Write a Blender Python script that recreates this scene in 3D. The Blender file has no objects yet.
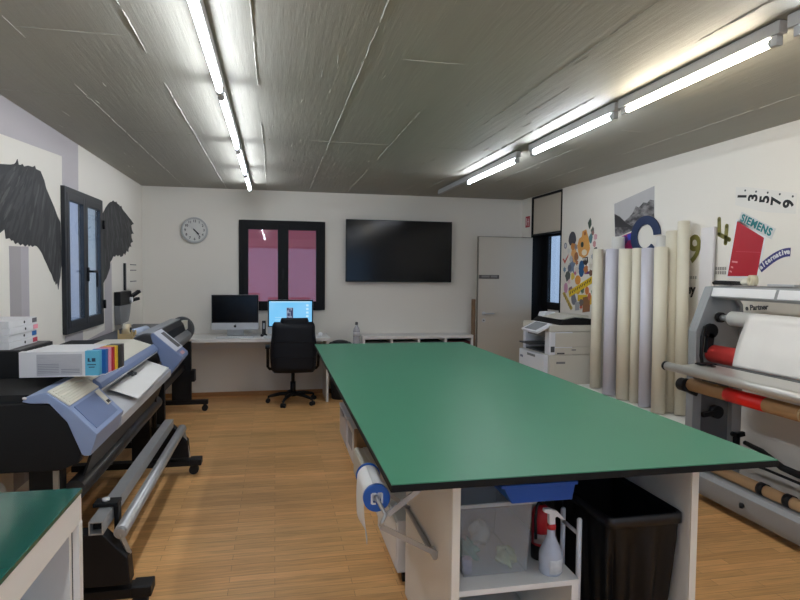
import bpy, bmesh, math, random
from mathutils import Vector, Matrix
random.seed(7)
SC = bpy.context.scene
COL = SC.collection
PI = math.pi
# ---------------------------------------------------------------- room size (metres; x right, y into the room, z up)
XL, XR, YB, YF, H = -1.605, 3.389, 7.857, -3.6, 2.639

# ---------------------------------------------------------------- materials
def lin(c):
    out = []
    for v in c[:3]:
        v = v/255.0
        out.append(v/12.92 if v <= 0.04045 else ((v+0.055)/1.055)**2.4)
    return (out[0], out[1], out[2], 1.0)

def mat(name, rgb, rough=0.5, metal=0.0, var=0.06, vscale=6.0, bump=0.0, bscale=60.0, coat=0.0, spec=0.5, stretch=None):
    m = bpy.data.materials.new(name); m.use_nodes = True
    nt = m.node_tree; N = nt.nodes; L = nt.links
    b = N['Principled BSDF']
    b.inputs['Roughness'].default_value = rough
    b.inputs['Metallic'].default_value = metal
    b.inputs['Coat Weight'].default_value = coat
    b.inputs['Specular IOR Level'].default_value = spec
    tc = N.new('ShaderNodeTexCoord'); mp = N.new('ShaderNodeMapping')
    L.new(tc.outputs['Object'], mp.inputs['Vector'])
    if stretch: mp.inputs['Scale'].default_value = stretch
    nz = N.new('ShaderNodeTexNoise'); nz.inputs['Scale'].default_value = vscale; nz.inputs['Detail'].default_value = 4
    L.new(mp.outputs['Vector'], nz.inputs['Vector'])
    mx = N.new('ShaderNodeMix'); mx.data_type = 'RGBA'
    c = lin(rgb)
    mx.inputs['A'].default_value = tuple(max(0, v*(1-var)) for v in c[:3])+(1,)
    mx.inputs['B'].default_value = tuple(min(1, v*(1+var)) for v in c[:3])+(1,)
    L.new(nz.outputs['Fac'], mx.inputs['Factor'])
    L.new(mx.outputs['Result'], b.inputs['Base Color'])
    if bump:
        n2 = N.new('ShaderNodeTexNoise'); n2.inputs['Scale'].default_value = bscale; n2.inputs['Detail'].default_value = 5
        L.new(mp.outputs['Vector'], n2.inputs['Vector'])
        bp = N.new('ShaderNodeBump'); bp.inputs['Strength'].default_value = bump; bp.inputs['Distance'].default_value = 0.01
        L.new(n2.outputs['Fac'], bp.inputs['Height']); L.new(bp.outputs['Normal'], b.inputs['Normal'])
    return m

def emit(name, rgb, strength):
    m = bpy.data.materials.new(name); m.use_nodes = True
    nt = m.node_tree; nt.nodes.clear()
    e = nt.nodes.new('ShaderNodeEmission'); o = nt.nodes.new('ShaderNodeOutputMaterial')
    e.inputs['Color'].default_value = lin(rgb); e.inputs['Strength'].default_value = strength
    nt.links.new(e.outputs[0], o.inputs['Surface'])
    return m

def glass(name, tint=(1, 1, 1), rough=0.0):
    m = bpy.data.materials.new(name); m.use_nodes = True
    nt = m.node_tree; nt.nodes.clear()
    t = nt.nodes.new('ShaderNodeBsdfTransparent'); t.inputs['Color'].default_value = tint+(1,)
    g = nt.nodes.new('ShaderNodeBsdfGlossy'); g.inputs['Roughness'].default_value = rough
    f = nt.nodes.new('ShaderNodeFresnel'); f.inputs['IOR'].default_value = 1.45
    ge = nt.nodes.new('ShaderNodeNewGeometry'); mr = nt.nodes.new('ShaderNodeMapRange')   # same reflectance on the inner face of the pane
    mr.inputs['To Min'].default_value = 1.45; mr.inputs['To Max'].default_value = 1/1.45
    nt.links.new(ge.outputs['Backfacing'], mr.inputs['Value']); nt.links.new(mr.outputs[0], f.inputs['IOR'])
    x = nt.nodes.new('ShaderNodeMixShader'); o = nt.nodes.new('ShaderNodeOutputMaterial')
    nt.links.new(f.outputs[0], x.inputs[0]); nt.links.new(t.outputs[0], x.inputs[1]); nt.links.new(g.outputs[0], x.inputs[2])
    nt.links.new(x.outputs[0], o.inputs['Surface'])
    return m

def milky(name, rgb, alpha, rough=0.25):
    m = mat(name, rgb, rough, var=0.1, vscale=9)
    m.node_tree.nodes['Principled BSDF'].inputs['Alpha'].default_value = alpha
    return m

# ---------------------------------------------------------------- mesh builder
class MB:
    def __init__(s): s.v = []; s.f = []; s.m = []; s.s = []
    def add(s, vs, fs, mi=0, smooth=False):
        o = len(s.v); s.v += [Vector(p) for p in vs]
        for f in fs:
            s.f.append([i+o for i in f]); s.m.append(mi); s.s.append(smooth)
        return s
    def box(s, x0, x1, y0, y1, z0, z1, mi=0):
        vs = [(x, y, z) for z in (z0, z1) for (x, y) in ((x0, y0), (x1, y0), (x1, y1), (x0, y1))]
        return s.add(vs, [(3, 2, 1, 0), (4, 5, 6, 7), (0, 1, 5, 4), (1, 2, 6, 5), (2, 3, 7, 6), (3, 0, 4, 7)], mi)
    def obox(s, c, ax, ay, az, mi=0):      # oriented box: centre and three half-axis vectors
        c = Vector(c); ax = Vector(ax); ay = Vector(ay); az = Vector(az)
        vs = [c+sx*ax+sy*ay+sz*az for sz in (-1, 1) for (sx, sy) in ((-1, -1), (1, -1), (1, 1), (-1, 1))]
        return s.add(vs, [(3, 2, 1, 0), (4, 5, 6, 7), (0, 1, 5, 4), (1, 2, 6, 5), (2, 3, 7, 6), (3, 0, 4, 7)], mi)
    def bar(s, p0, p1, w, t, up=(0, 0, 1), mi=0):
        p0 = Vector(p0); p1 = Vector(p1); d = (p1-p0); u = Vector(up)
        a = d.cross(u)
        if a.length < 1e-6: a = d.cross(Vector((1, 0, 0)))
        a.normalize(); b = a.cross(d).normalized()
        return s.obox((p0+p1)/2, d/2, a*w/2, b*t/2, mi)
    def ext(s, pts, axis, a, b, mi=0, smooth=False):   # outline extruded along one axis
        def P(p, t):
            return (t, p[0], p[1]) if axis == 'x' else ((p[0], t, p[1]) if axis == 'y' else (p[0], p[1], t))
        n = len(pts)
        o = len(s.v)
        s.add([P(p, a) for p in pts]+[P(p, b) for p in pts], [list(range(n))[::-1], list(range(n, 2*n))], mi)
        for i in range(n):
            j = (i+1) % n
            s.f.append([o+i, o+j, o+n+j, o+n+i]); s.m.append(mi); s.s.append(smooth)
        return s
    def cyl(s, p0, p1, r0, r1=None, n=24, mi=0, caps=True):
        r1 = r0 if r1 is None else r1
        p0 = Vector(p0); p1 = Vector(p1); d = (p1-p0).normalized()
        u = d.orthogonal().normalized(); w = d.cross(u)
        o = len(s.v)
        for p, r in ((p0, r0), (p1, r1)):
            for i in range(n):
                t = 2*PI*i/n; s.v.append(p+u*math.cos(t)*r+w*math.sin(t)*r)
        for i in range(n):
            j = (i+1) % n
            s.f.append([o+i, o+j, o+n+j, o+n+i]); s.m.append(mi); s.s.append(True)
        if caps:
            s.f.append([o+i for i in range(n)][::-1]); s.m.append(mi); s.s.append(False)
            s.f.append([o+n+i for i in range(n)]); s.m.append(mi); s.s.append(False)
        return s
    def pipe(s, p0, p1, r, ri, n=24, mi=0):     # hollow tube
        p0 = Vector(p0); p1 = Vector(p1); d = (p1-p0).normalized()
        u = d.orthogonal().normalized(); w = d.cross(u); o = len(s.v)
        for p, q in ((p0, r), (p1, r), (p1, ri), (p0, ri)):
            for i in range(n):
                t = 2*PI*i/n; s.v.append(p+u*math.cos(t)*q+w*math.sin(t)*q)
        for k in range(4):
            for i in range(n):
                j = (i+1) % n; a = o+k*n; b = o+((k+1) % 4)*n
                s.f.append([a+i, a+j, b+j, b+i]); s.m.append(mi); s.s.append(k in (0, 2))
        return s
    def tube(s, path, r, n=10, mi=0):
        path = [Vector(p) for p in path]; o = len(s.v); N = len(path)
        u = None
        for k, p in enumerate(path):
            d = (path[min(k+1, N-1)]-path[max(k-1, 0)]).normalized()
            u = d.orthogonal().normalized() if u is None else (u-d*u.dot(d)).normalized()
            w = d.cross(u); rr = r[k] if isinstance(r, (list, tuple)) else r
            for i in range(n):
                t = 2*PI*i/n; s.v.append(p+u*math.cos(t)*rr+w*math.sin(t)*rr)
        for k in range(N-1):
            for i in range(n):
                j = (i+1) % n
                s.f.append([o+k*n+i, o+k*n+j, o+(k+1)*n+j, o+(k+1)*n+i]); s.m.append(mi); s.s.append(True)
        s.f.append([o+i for i in range(n)][::-1]); s.m.append(mi); s.s.append(False)
        s.f.append([o+(N-1)*n+i for i in range(n)]); s.m.append(mi); s.s.append(False)
        return s
    def lathe(s, prof, c, n=28, mi=0, sx=1.0, sy=1.0):   # profile of (radius, height) about a vertical axis
        c = Vector(c); o = len(s.v); K = len(prof)
        for r, z in prof:
            for i in range(n):
                t = 2*PI*i/n; s.v.append(c+Vector((math.cos(t)*r*sx, math.sin(t)*r*sy, z)))
        for k in range(K-1):
            for i in range(n):
                j = (i+1) % n
                s.f.append([o+k*n+i, o+k*n+j, o+(k+1)*n+j, o+(k+1)*n+i]); s.m.append(mi); s.s.append(True)
        if prof[0][0] > 1e-4: s.f.append([o+i for i in range(n)][::-1]); s.m.append(mi); s.s.append(False)
        if prof[-1][0] > 1e-4: s.f.append([o+(K-1)*n+i for i in range(n)]); s.m.append(mi); s.s.append(False)
        return s
    def ball(s, c, rx, ry, rz, n=16, mi=0):
        prof = [(math.sin(PI*k/n)*1.0, -math.cos(PI*k/n)) for k in range(n+1)]
        o = len(s.v); c = Vector(c); m = n+4
        for r, z in prof:
            for i in range(m):
                t = 2*PI*i/m; s.v.append(c+Vector((math.cos(t)*r*rx, math.sin(t)*r*ry, z*rz)))
        for k in range(n):
            for i in range(m):
                j = (i+1) % m
                s.f.append([o+k*m+i, o+k*m+j, o+(k+1)*m+j, o+(k+1)*m+i]); s.m.append(mi); s.s.append(True)
        return s
    def grid(s, fn, nu, nv, mi=0):
        o = len(s.v)
        for a in range(nu+1):
            for b in range(nv+1): s.v.append(Vector(fn(a/nu, b/nv)))
        for a in range(nu):
            for b in range(nv):
                i = o+a*(nv+1)+b
                s.f.append([i, i+1, i+nv+2, i+nv+1]); s.m.append(mi); s.s.append(True)
        return s
    def build(s, name, mats, parent=None, base=None, bevel=0.0, solid=0.0, seg=2):
        if not isinstance(mats, (list, tuple)): mats = [mats]
        if parent is not None: base = BASE[parent.name]
        elif base is None:
            xs = [p.x for p in s.v]; ys = [p.y for p in s.v]; zs = [p.z for p in s.v]
            base = Vector(((min(xs)+max(xs))/2, (min(ys)+max(ys))/2, min(zs)))
        base = Vector(base)
        me = bpy.data.meshes.new(name)
        me.from_pydata([tuple(p-base) for p in s.v], [], s.f)
        for m in mats: me.materials.append(m)
        for p, mi, sm in zip(me.polygons, s.m, s.s): p.material_index = mi; p.use_smooth = sm
        bm = bmesh.new(); bm.from_mesh(me)
        bmesh.ops.remove_doubles(bm, verts=bm.verts, dist=1e-6)
        bmesh.ops.recalc_face_normals(bm, faces=bm.faces)
        bm.to_mesh(me); bm.free()
        o = bpy.data.objects.new(name, me); COL.objects.link(o)
        if parent is None: o.location = base
        else: o.parent = parent
        BASE[o.name] = base
        if solid:
            md = o.modifiers.new('Solidify', 'SOLIDIFY'); md.thickness = solid; md.offset = 0
        if bevel:
            md = o.modifiers.new('Bevel', 'BEVEL'); md.width = bevel; md.segments = seg; md.limit_method = 'ANGLE'; md.angle_limit = 0.7
            md.harden_normals = False
        return o
BASE = {}

def tag(o, label, cat, group=None):
    o['label'] = label; o['category'] = cat
    if group: o['group'] = group
    return o
def thing(name, label, cat, base, group=None):
    o = bpy.data.objects.new(name, None); COL.objects.link(o); o.location = base
    o.empty_display_size = 0.1
    BASE[o.name] = Vector(base)
    return tag(o, label, cat, group)
def struct(o): o['kind'] = 'structure'; return o
def copy_thing(src, delta, label, group):
    c = src.copy(); COL.objects.link(c); c.location = src.location+Vector(delta); c['label'] = label; c['group'] = group
    BASE[c.name] = BASE[src.name]+Vector(delta)
    for ch in list(src.children):
        d = ch.copy(); COL.objects.link(d); d.parent = c
        for g in list(ch.children):
            e = g.copy(); COL.objects.link(e); e.parent = d
    return c

def lettering(name, body, size, m, right, up, pos, parent=None, bold=0.0, depth=0.0012, align='CENTER', space=1.0):
    """flat cut lettering as real mesh: 'right' and 'up' are the world directions of the text"""
    cu = bpy.data.curves.new(name, 'FONT'); cu.body = body; cu.size = size; cu.extrude = depth; cu.offset = bold
    cu.align_x = align; cu.align_y = 'CENTER'; cu.space_character = space; cu.resolution_u = 4
    t = bpy.data.objects.new(name+'_curve', cu); COL.objects.link(t)
    bpy.context.view_layer.update()
    me = bpy.data.meshes.new_from_object(t.evaluated_get(bpy.context.evaluated_depsgraph_get()))
    COL.objects.unlink(t); bpy.data.objects.remove(t); bpy.data.curves.remove(cu)
    r = Vector(right).normalized(); u = Vector(up).normalized(); n = r.cross(u)
    M = Matrix((r, u, n)).transposed()
    base = BASE[parent.name] if parent else Vector(pos)
    for v in me.vertices: v.co = M @ v.co + Vector(pos) - base
    me.materials.clear(); me.materials.append(m)
    o = bpy.data.objects.new(name, me); COL.objects.link(o)
    if parent: o.parent = parent
    else: o.location = base
    BASE[o.name] = base
    return o

# ---------------------------------------------------------------- the palette
M_wall = mat('wall_paint', (229, 224, 214), 0.7, var=0.025, vscale=1.5, bump=0.08, bscale=90)
M_white = mat('white_melamine', (228, 226, 222), 0.45, var=0.02)
M_whiteplastic = mat('white_plastic', (225, 225, 226), 0.4, var=0.02)
M_cream = mat('cream_plastic', (215, 211, 196), 0.45, var=0.03)
M_black = mat('black_plastic', (13, 14, 17), 0.5, var=0.1, spec=0.35)
M_blacksteel = mat('black_painted_steel', (12, 13, 16), 0.45, var=0.1, spec=0.35)
M_rubber = mat('black_rubber', (18, 18, 19), 0.75, var=0.1)
M_alu = mat('brushed_aluminium', (190, 192, 194), 0.36, 0.55, var=0.08, vscale=20)
M_steel = mat('zinc_steel', (182, 182, 180), 0.36, 0.55, var=0.08)
M_greyplastic = mat('grey_plastic', (120, 122, 124), 0.5, var=0.05)
M_darkgrey = mat('dark_grey_plastic', (72, 74, 76), 0.5, var=0.06)
M_lamgrey = mat('grey_powder_coat', (146, 149, 150), 0.5, var=0.04)
M_blue = mat('blue_grey_plastic', (140, 157, 192), 0.42, var=0.04)
M_blueface = mat('slate_blue_plastic', (112, 129, 166), 0.4, var=0.04)
M_frame = mat('anthracite_frame', (34, 37, 42), 0.45, var=0.05)
M_frameblack = mat('black_window_frame', (12, 13, 16), 0.55, var=0.05, spec=.25)
M_card = mat('brown_cardboard', (164, 126, 84), 0.75, var=0.1, vscale=14)
M_paper = mat('white_paper', (232, 231, 228), 0.7, var=0.02)
M_glass = glass('window_glass')
M_cork = mat('light_wood', (205, 178, 128), 0.6, var=0.12, vscale=12, stretch=(1, 1, 6))
M_red = mat('red_vinyl', (176, 22, 40), 0.45, var=0.04)
# ================================================================ THE SETTING
# parquet floor: narrow oak strips that run across the room
def floor_material():
    m = bpy.data.materials.new('oak_parquet'); m.use_nodes = True
    nt = m.node_tree; N = nt.nodes; L = nt.links; b = N['Principled BSDF']
    tc = N.new('ShaderNodeTexCoord')
    br = N.new('ShaderNodeTexBrick'); br.offset = 0.37; br.offset_frequency = 2; br.squash = 1.0
    br.inputs['Color1'].default_value = lin((236, 183, 120)); br.inputs['Color2'].default_value = lin((214, 160, 101))
    br.inputs['Mortar'].default_value = lin((150, 106, 66))
    br.inputs['Scale'].default_value = 1.0; br.inputs['Mortar Size'].default_value = 0.0009
    br.inputs['Brick Width'].default_value = 0.62; br.inputs['Row Height'].default_value = 0.062; br.inputs['Bias'].default_value = -0.1
    L.new(tc.outputs['Object'], br.inputs['Vector'])
    mp = N.new('ShaderNodeMapping'); mp.inputs['Scale'].default_value = (3, 42, 1); L.new(tc.outputs['Object'], mp.inputs['Vector'])
    g = N.new('ShaderNodeTexNoise'); g.inputs['Scale'].default_value = 1.6; g.inputs['Detail'].default_value = 6; L.new(mp.outputs[0], g.inputs['Vector'])
    r = N.new('ShaderNodeMapRange'); r.inputs['From Min'].default_value = 0.3; r.inputs['From Max'].default_value = 0.7
    r.inputs['To Min'].default_value = 0.82; r.inputs['To Max'].default_value = 1.12; L.new(g.outputs['Fac'], r.inputs['Value'])
    big = N.new('ShaderNodeTexNoise'); big.inputs['Scale'].default_value = 0.9; big.inputs['Detail'].default_value = 3
    mp2 = N.new('ShaderNodeMapping'); mp2.inputs['Scale'].default_value = (0.7, 2.2, 1); L.new(tc.outputs['Object'], mp2.inputs['Vector']); L.new(mp2.outputs[0], big.inputs['Vector'])
    r2 = N.new('ShaderNodeMapRange'); r2.inputs['From Min'].default_value = 0.34; r2.inputs['From Max'].default_value = 0.62
    r2.inputs['To Min'].default_value = 0.80; r2.inputs['To Max'].default_value = 1.06; L.new(big.outputs['Fac'], r2.inputs['Value'])
    mu = N.new('ShaderNodeMath'); mu.operation = 'MULTIPLY'; L.new(r.outputs[0], mu.inputs[0]); L.new(r2.outputs[0], mu.inputs[1])
    mx = N.new('ShaderNodeVectorMath'); mx.operation = 'SCALE'; L.new(br.outputs['Color'], mx.inputs[0]); L.new(mu.outputs[0], mx.inputs['Scale'])
    L.new(mx.outputs[0], b.inputs['Base Color'])
    b.inputs['Roughness'].default_value = 0.42; b.inputs['Specular IOR Level'].default_value = 0.4
    bp = N.new('ShaderNodeBump'); bp.inputs['Strength'].default_value = 0.15; bp.inputs['Distance'].default_value = 0.002
    L.new(g.outputs['Fac'], bp.inputs['Height']); L.new(bp.outputs['Normal'], b.inputs['Normal'])
    return m
struct(MB().box(XL-.2, XR+.2, YF-.2, YB+.2, -.1, 0).build('floor', floor_material(), base=(0, 0, 0)))

# board-marked concrete ceiling, painted grey, with raised ridges of mortar along the board joints
def ceiling_material():
    m = mat('painted_concrete', (154, 152, 142), 0.6, var=0.08, vscale=2.2, stretch=(5, 0.5, 1))
    nt = m.node_tree; N = nt.nodes; L = nt.links; b = N['Principled BSDF']
    tc = N.new('ShaderNodeTexCoord'); mp = N.new('ShaderNodeMapping'); mp.inputs['Scale'].default_value = (26, 1.5, 1)
    L.new(tc.outputs['Object'], mp.inputs['Vector'])
    a = N.new('ShaderNodeTexNoise'); a.inputs['Scale'].default_value = 1.5; a.inputs['Detail'].default_value = 7; a.inputs['Roughness'].default_value = 0.65; L.new(mp.outputs[0], a.inputs['Vector'])
    c = N.new('ShaderNodeTexNoise'); c.inputs['Scale'].default_value = 14; c.inputs['Detail'].default_value = 4; L.new(tc.outputs['Object'], c.inputs['Vector'])
    ad = N.new('ShaderNodeMath'); ad.operation = 'MULTIPLY_ADD'; ad.inputs[1].default_value = 0.35; L.new(c.outputs['Fac'], ad.inputs[0]); L.new(a.outputs['Fac'], ad.inputs[2])
    bp = N.new('ShaderNodeBump'); bp.inputs['Strength'].default_value = 0.45; bp.inputs['Distance'].default_value = 0.006
    L.new(ad.outputs[0], bp.inputs['Height']); L.new(bp.outputs['Normal'], b.inputs['Normal'])
    return m
M_ceil = ceiling_material()
M_ridge = mat('ridge_paint', (166, 164, 156), 0.5, var=0.08, vscale=30, bump=0.4, bscale=50)
cm = MB().box(XL-.2, XR+.2, YF-.2, YB+.2, H, H+.15)
rr = random.Random(3)
def ridge(p0, p1, w, h, gap=0.25):
    p0 = Vector(p0); p1 = Vector(p1); L = (p1-p0).length; d = (p1-p0)/L; sd = Vector((-d.y, d.x, 0))
    n = int(L/0.035); prev = None; o = None; on = True; left = 0
    runs = []; cur = []
    off = 0.0
    for k in range(n+1):
        if left <= 0:
            on = rr.random() > gap; left = rr.randint(5, 24)
            if cur: runs.append(cur); cur = []
        left -= 1
        off = 0.8*off+rr.uniform(-.0018, .0018)
        if on: cur.append((p0+d*(L*k/n)+sd*off, w*rr.uniform(.55, 1.3), h*rr.uniform(.4, 1.3)))
    if cur: runs.append(cur)
    for run in runs:
        if len(run) < 2: continue
        vs = []; fs = []
        for k, (p, ww, hh) in enumerate(run):
            if k in (0, len(run)-1): ww *= .3; hh *= .2
            vs += [p-sd*ww+Vector((0, 0, H+.001)), p-sd*ww*.35+Vector((0, 0, H-hh)), p+sd*ww*.4+Vector((0, 0, H-hh*.8)), p+sd*ww+Vector((0, 0, H+.001))]
        for k in range(len(run)-1):
            for q in range(3):
                i = 4*k+q; fs.append((i, i+1, i+5, i+4))
        cm.add(vs, fs, 1)
for x, w, h, gp in ((-1.10, .003, .003, .06), (-.60, .004, .006, .05), (-.095, .004, .006, .06), (.425, .0035, .0045, .06), (.915, .004, .004, .2), (1.42, .003, .003, .5), (1.60, .003, .003, .4), (1.83, .005, .006, .4), (2.42, .003, .003, .5), (2.92, .003, .003, .08)):
    ridge((x, 0, 0), (x, YB, 0), w, h, gp)
for x0, x1, y in ((-1.1, -.6, 2.88), (-1.1, -.6, 4.81), (.27, .92, 4.8), (.43, .92, 2.88), (1.2, 1.83, 4.8), (-.6, -.1, 6.6), (-1.6, -1.1, 3.9), (1.42, 1.9, 1.2), (2.42, 2.9, 3.9)):
    ridge((x0, y, 0), (x1, y, 0), .004, .003, .2)
for k in range(70):      # drips and grains left by the boards
    x = rr.uniform(XL, XR); y = rr.uniform(1.5, 7); l = rr.uniform(.02, .16)
    ridge((x, y, 0), (x+rr.uniform(-.01, .01), y+max(l, .08), 0), .003, .003, 0)
struct(cm.build('ceiling', [M_ceil, M_ridge], base=(0, 0, H)))

# walls; the left, back and right ones have openings
def wall_y(y0, y1, holes, name):     # wall across the room with holes (x0,x1,z0,z1)
    b = MB(); x0, x1 = XL-.2, XR+.2
    (a, c, d, e) = holes
    b.box(x0, a, y0, y1, 0, H); b.box(c, x1, y0, y1, 0, H); b.box(a, c, y0, y1, 0, d); b.box(a, c, y0, y1, e, H)
    return struct(b.build(name, M_wall, base=(0, y0, 0)))
def wall_x(x0, x1, holes, name):
    b = MB(); (a, c, d, e) = holes
    b.box(x0, x1, YF, a, 0, H); b.box(x0, x1, c, YB, 0, H)
    if d > 0: b.box(x0, x1, a, c, 0, d)
    b.box(x0, x1, a, c, e, H)
    return struct(b.build(name, M_wall, base=(x0, 0, 0)))
WL = (5.03, 6.02, 1.10, 2.235)       # left window opening: y0,y1,z0,z1
WB = (-.43, .62, 1.115, 2.245)       # back window opening
DR = (6.67, 7.51, 0, H-.01)          # doorway in the right wall, up to the ceiling (the upper part is a panel)
wall_y(YB, YB+.2, WB, 'wall_back')
wall_x(XL-.11, XL, WL, 'wall_left')
wall_x(XR, XR+.2, DR, 'wall_right')
WF = (-1.2, 3.0, .35, 2.4)            # unseen window behind the camera, added and sized for more daylight
wall_y(YF-.2, YF, WF, 'wall_front')
M_skirt = mat('oak_skirting', (170, 122, 74), 0.5, var=0.1, vscale=8, stretch=(1, 10, 10))
struct(MB().box(XL, XR, YB-.012, YB, 0, .055).build('baseboard_back', M_skirt, bevel=.002))
struct(MB().box(XL, XL+.012, YF, YB-.012, 0, .055).build('baseboard_left', M_skirt, bevel=.002))
bb = MB().box(XR-.012, XR, YF, DR[0]-.02, 0, .055).box(XR-.012, XR, DR[1]+.02, YB-.012, 0, .055)
struct(bb.build('baseboard_right', M_skirt, bevel=.002))

# thin flat shapes on the left wall: pale lilac-grey bands around the wings
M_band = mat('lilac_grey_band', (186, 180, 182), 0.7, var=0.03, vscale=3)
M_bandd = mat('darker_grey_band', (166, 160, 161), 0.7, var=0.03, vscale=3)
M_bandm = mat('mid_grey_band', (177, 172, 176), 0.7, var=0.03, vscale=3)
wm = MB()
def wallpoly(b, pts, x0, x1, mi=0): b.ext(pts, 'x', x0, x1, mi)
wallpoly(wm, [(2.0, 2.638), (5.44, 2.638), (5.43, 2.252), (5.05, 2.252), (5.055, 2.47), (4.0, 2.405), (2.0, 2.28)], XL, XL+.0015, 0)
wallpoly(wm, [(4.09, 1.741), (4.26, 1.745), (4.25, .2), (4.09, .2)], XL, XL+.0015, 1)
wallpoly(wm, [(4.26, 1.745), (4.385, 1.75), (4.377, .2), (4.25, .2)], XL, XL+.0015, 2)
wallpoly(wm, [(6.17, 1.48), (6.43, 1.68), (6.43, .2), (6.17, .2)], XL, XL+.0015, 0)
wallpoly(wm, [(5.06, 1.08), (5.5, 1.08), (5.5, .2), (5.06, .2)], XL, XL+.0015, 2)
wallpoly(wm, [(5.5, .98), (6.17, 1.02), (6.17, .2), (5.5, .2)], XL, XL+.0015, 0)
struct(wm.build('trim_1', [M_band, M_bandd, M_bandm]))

# the two feathered wings on either side of the left window
def feather_material():
    m = mat('black_feather_print', (52, 53, 55), 0.65, var=0.3, vscale=5, stretch=(1, 9, 1.2))
    N = m.node_tree.nodes; L = m.node_tree.links
    nz = [n for n in N if n.type == 'TEX_NOISE'][0]; nz.inputs['Detail'].default_value = 8; nz.inputs['Distortion'].default_value = 1.4
    mx = [n for n in N if n.type == 'MIX'][0]
    mx.inputs['A'].default_value = lin((30, 31, 33)); mx.inputs['B'].default_value = lin((70, 70, 72))
    return m
M_feather = feather_material()
big = [(3.992, 2.225), (4.129, 2.245), (4.187, 2.259), (4.21, 2.272), (4.233, 2.298), (4.25, 2.266), (4.278, 2.268), (4.31, 2.28), (4.335, 2.268), (4.397, 2.285), (4.48, 2.29), (4.515, 2.304), (4.53, 2.285), (4.611, 2.284), (4.64, 2.262), (4.682, 2.226), (4.71, 2.18), (4.745, 2.153), (4.80, 2.11), (4.869, 2.058), (4.93, 2.0), (4.991, 1.957), (5.0, 1.634), (4.985, 1.60), (4.973, 1.55), (4.955, 1.52), (4.925, 1.448), (4.905, 1.50), (4.875, 1.485), (4.86, 1.52), (4.845, 1.506), (4.80, 1.56), (4.749, 1.595), (4.70, 1.64), (4.657, 1.673), (4.62, 1.71), (4.569, 1.74), (4.53, 1.757), (4.482, 1.761), (4.45, 1.750), (4.42, 1.762), (4.39, 1.750), (4.373, 1.765), (4.33, 1.748), (4.29, 1.765), (4.255, 1.752), (4.22, 1.77), (4.18, 1.757), (4.15, 1.78), (4.123, 1.775), (4.10, 1.79), (4.046, 1.782), (4.03, 1.84), (3.973, 1.816), (3.93, 1.80), (3.90, 1.84), (3.85, 1.81), (3.80, 1.85), (3.72, 1.83), (3.66, 1.88), (3.58, 1.86), (3.50, 1.93), (3.42, 1.92), (3.38, 2.0), (3.45, 2.1), (3.6, 2.17), (3.8, 2.21)]
small = [(6.04, 1.98), (6.075, 2.06), (6.13, 2.13), (6.2, 2.17), (6.246, 2.203), (6.33, 2.245), (6.409, 2.274), (6.46, 2.282), (6.522, 2.303), (6.58, 2.292), (6.638, 2.306), (6.68, 2.288), (6.758, 2.283), (6.79, 2.27), (6.841, 2.285), (6.87, 2.26), (6.911, 2.246), (7.02, 2.225), (7.145, 2.197), (7.28, 2.17), (7.406, 2.134), (7.34, 2.125), (7.282, 2.108), (7.31, 2.06), (7.40, 2.019), (7.32, 2.02), (7.278, 2.006), (7.29, 1.965), (7.362, 1.925), (7.30, 1.92), (7.24, 1.90), (7.272, 1.862), (7.20, 1.87), (7.14, 1.84), (7.13, 1.80), (7.06, 1.815), (7.02, 1.79), (6.99, 1.765), (6.93, 1.785), (6.88, 1.75), (6.796, 1.738), (6.74, 1.76), (6.68, 1.742), (6.614, 1.757), (6.56, 1.735), (6.498, 1.741), (6.44, 1.70), (6.383, 1.679), (6.362, 1.614), (6.29, 1.56), (6.233, 1.518), (6.18, 1.50), (6.09, 1.45), (6.04, 1.6)]
M_plumes = [M_feather, mat('plume_dark', (38, 39, 41), .6, var=.3, vscale=9, stretch=(1, 8, 1)), mat('plume_mid', (58, 59, 61), .6, var=.3, vscale=9, stretch=(1, 8, 1)), mat('plume_light', (78, 78, 79), .6, var=.25, vscale=9, stretch=(1, 8, 1))]
def inside(p, poly):
    c = False; n = len(poly); j = n-1
    for i in range(n):
        (a, b), (e, f) = poly[i], poly[j]
        if (b > p[1]) != (f > p[1]) and p[0] < (e-a)*(p[1]-b)/(f-b)+a: c = not c
        j = i
    return c
def feathers(b, poly, left):
    fr = random.Random(11 if left else 12); cnt = 0
    for k in range(900):
        if left:
            y = fr.uniform(3.4, 5.0); z = fr.uniform(1.5, 2.3)
            q = (5.05-y)/1.6
            ang = math.radians(-95-75*max(0, min(1, q*1.15))*(.55+.45*(z-1.5)/.8)); L = fr.uniform(.10, .20)+.22*max(0, (2.1-z))*fr.random()
        else:
            y = fr.uniform(6.04, 7.3); z = fr.uniform(1.5, 2.3)
            q = (y-6.1)/1.2
            ang = math.radians(-88+78*q*(.45+.55*(z-1.5)/.8)); L = fr.uniform(.10, .22)
        d = (math.cos(ang), math.sin(ang)); n = (-d[1], d[0]); w = fr.uniform(.009, .018)
        pts = [(y, z)]
        for t, ww in ((.15, .6), (.4, 1), (.75, .85), (1, .1)): pts.append((y+d[0]*L*t+n[0]*w*ww, z+d[1]*L*t+n[1]*w*ww))
        for t, ww in ((1, -.1), (.75, -.85), (.4, -1), (.15, -.6)): pts.append((y+d[0]*L*t+n[0]*w*ww, z+d[1]*L*t+n[1]*w*ww))
        if all(inside(p, poly) for p in pts):
            x = XL+.0036+cnt*2e-6; cnt += 1
            o = len(b.v); b.v += [Vector((x, p[0], p[1])) for p in pts]; m_ = len(pts)
            b.f.append(list(range(o, o+m_))); b.m.append(fr.choice((1, 1, 2, 2, 3))); b.s.append(False)
w1 = MB().ext(big, 'x', XL+.0008, XL+.0035); feathers(w1, big, True); w1 = w1.build('feathered_wing_print', M_plumes)
tag(w1, 'large black feathered wing printed on the left wall before the window', 'wall print')
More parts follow.
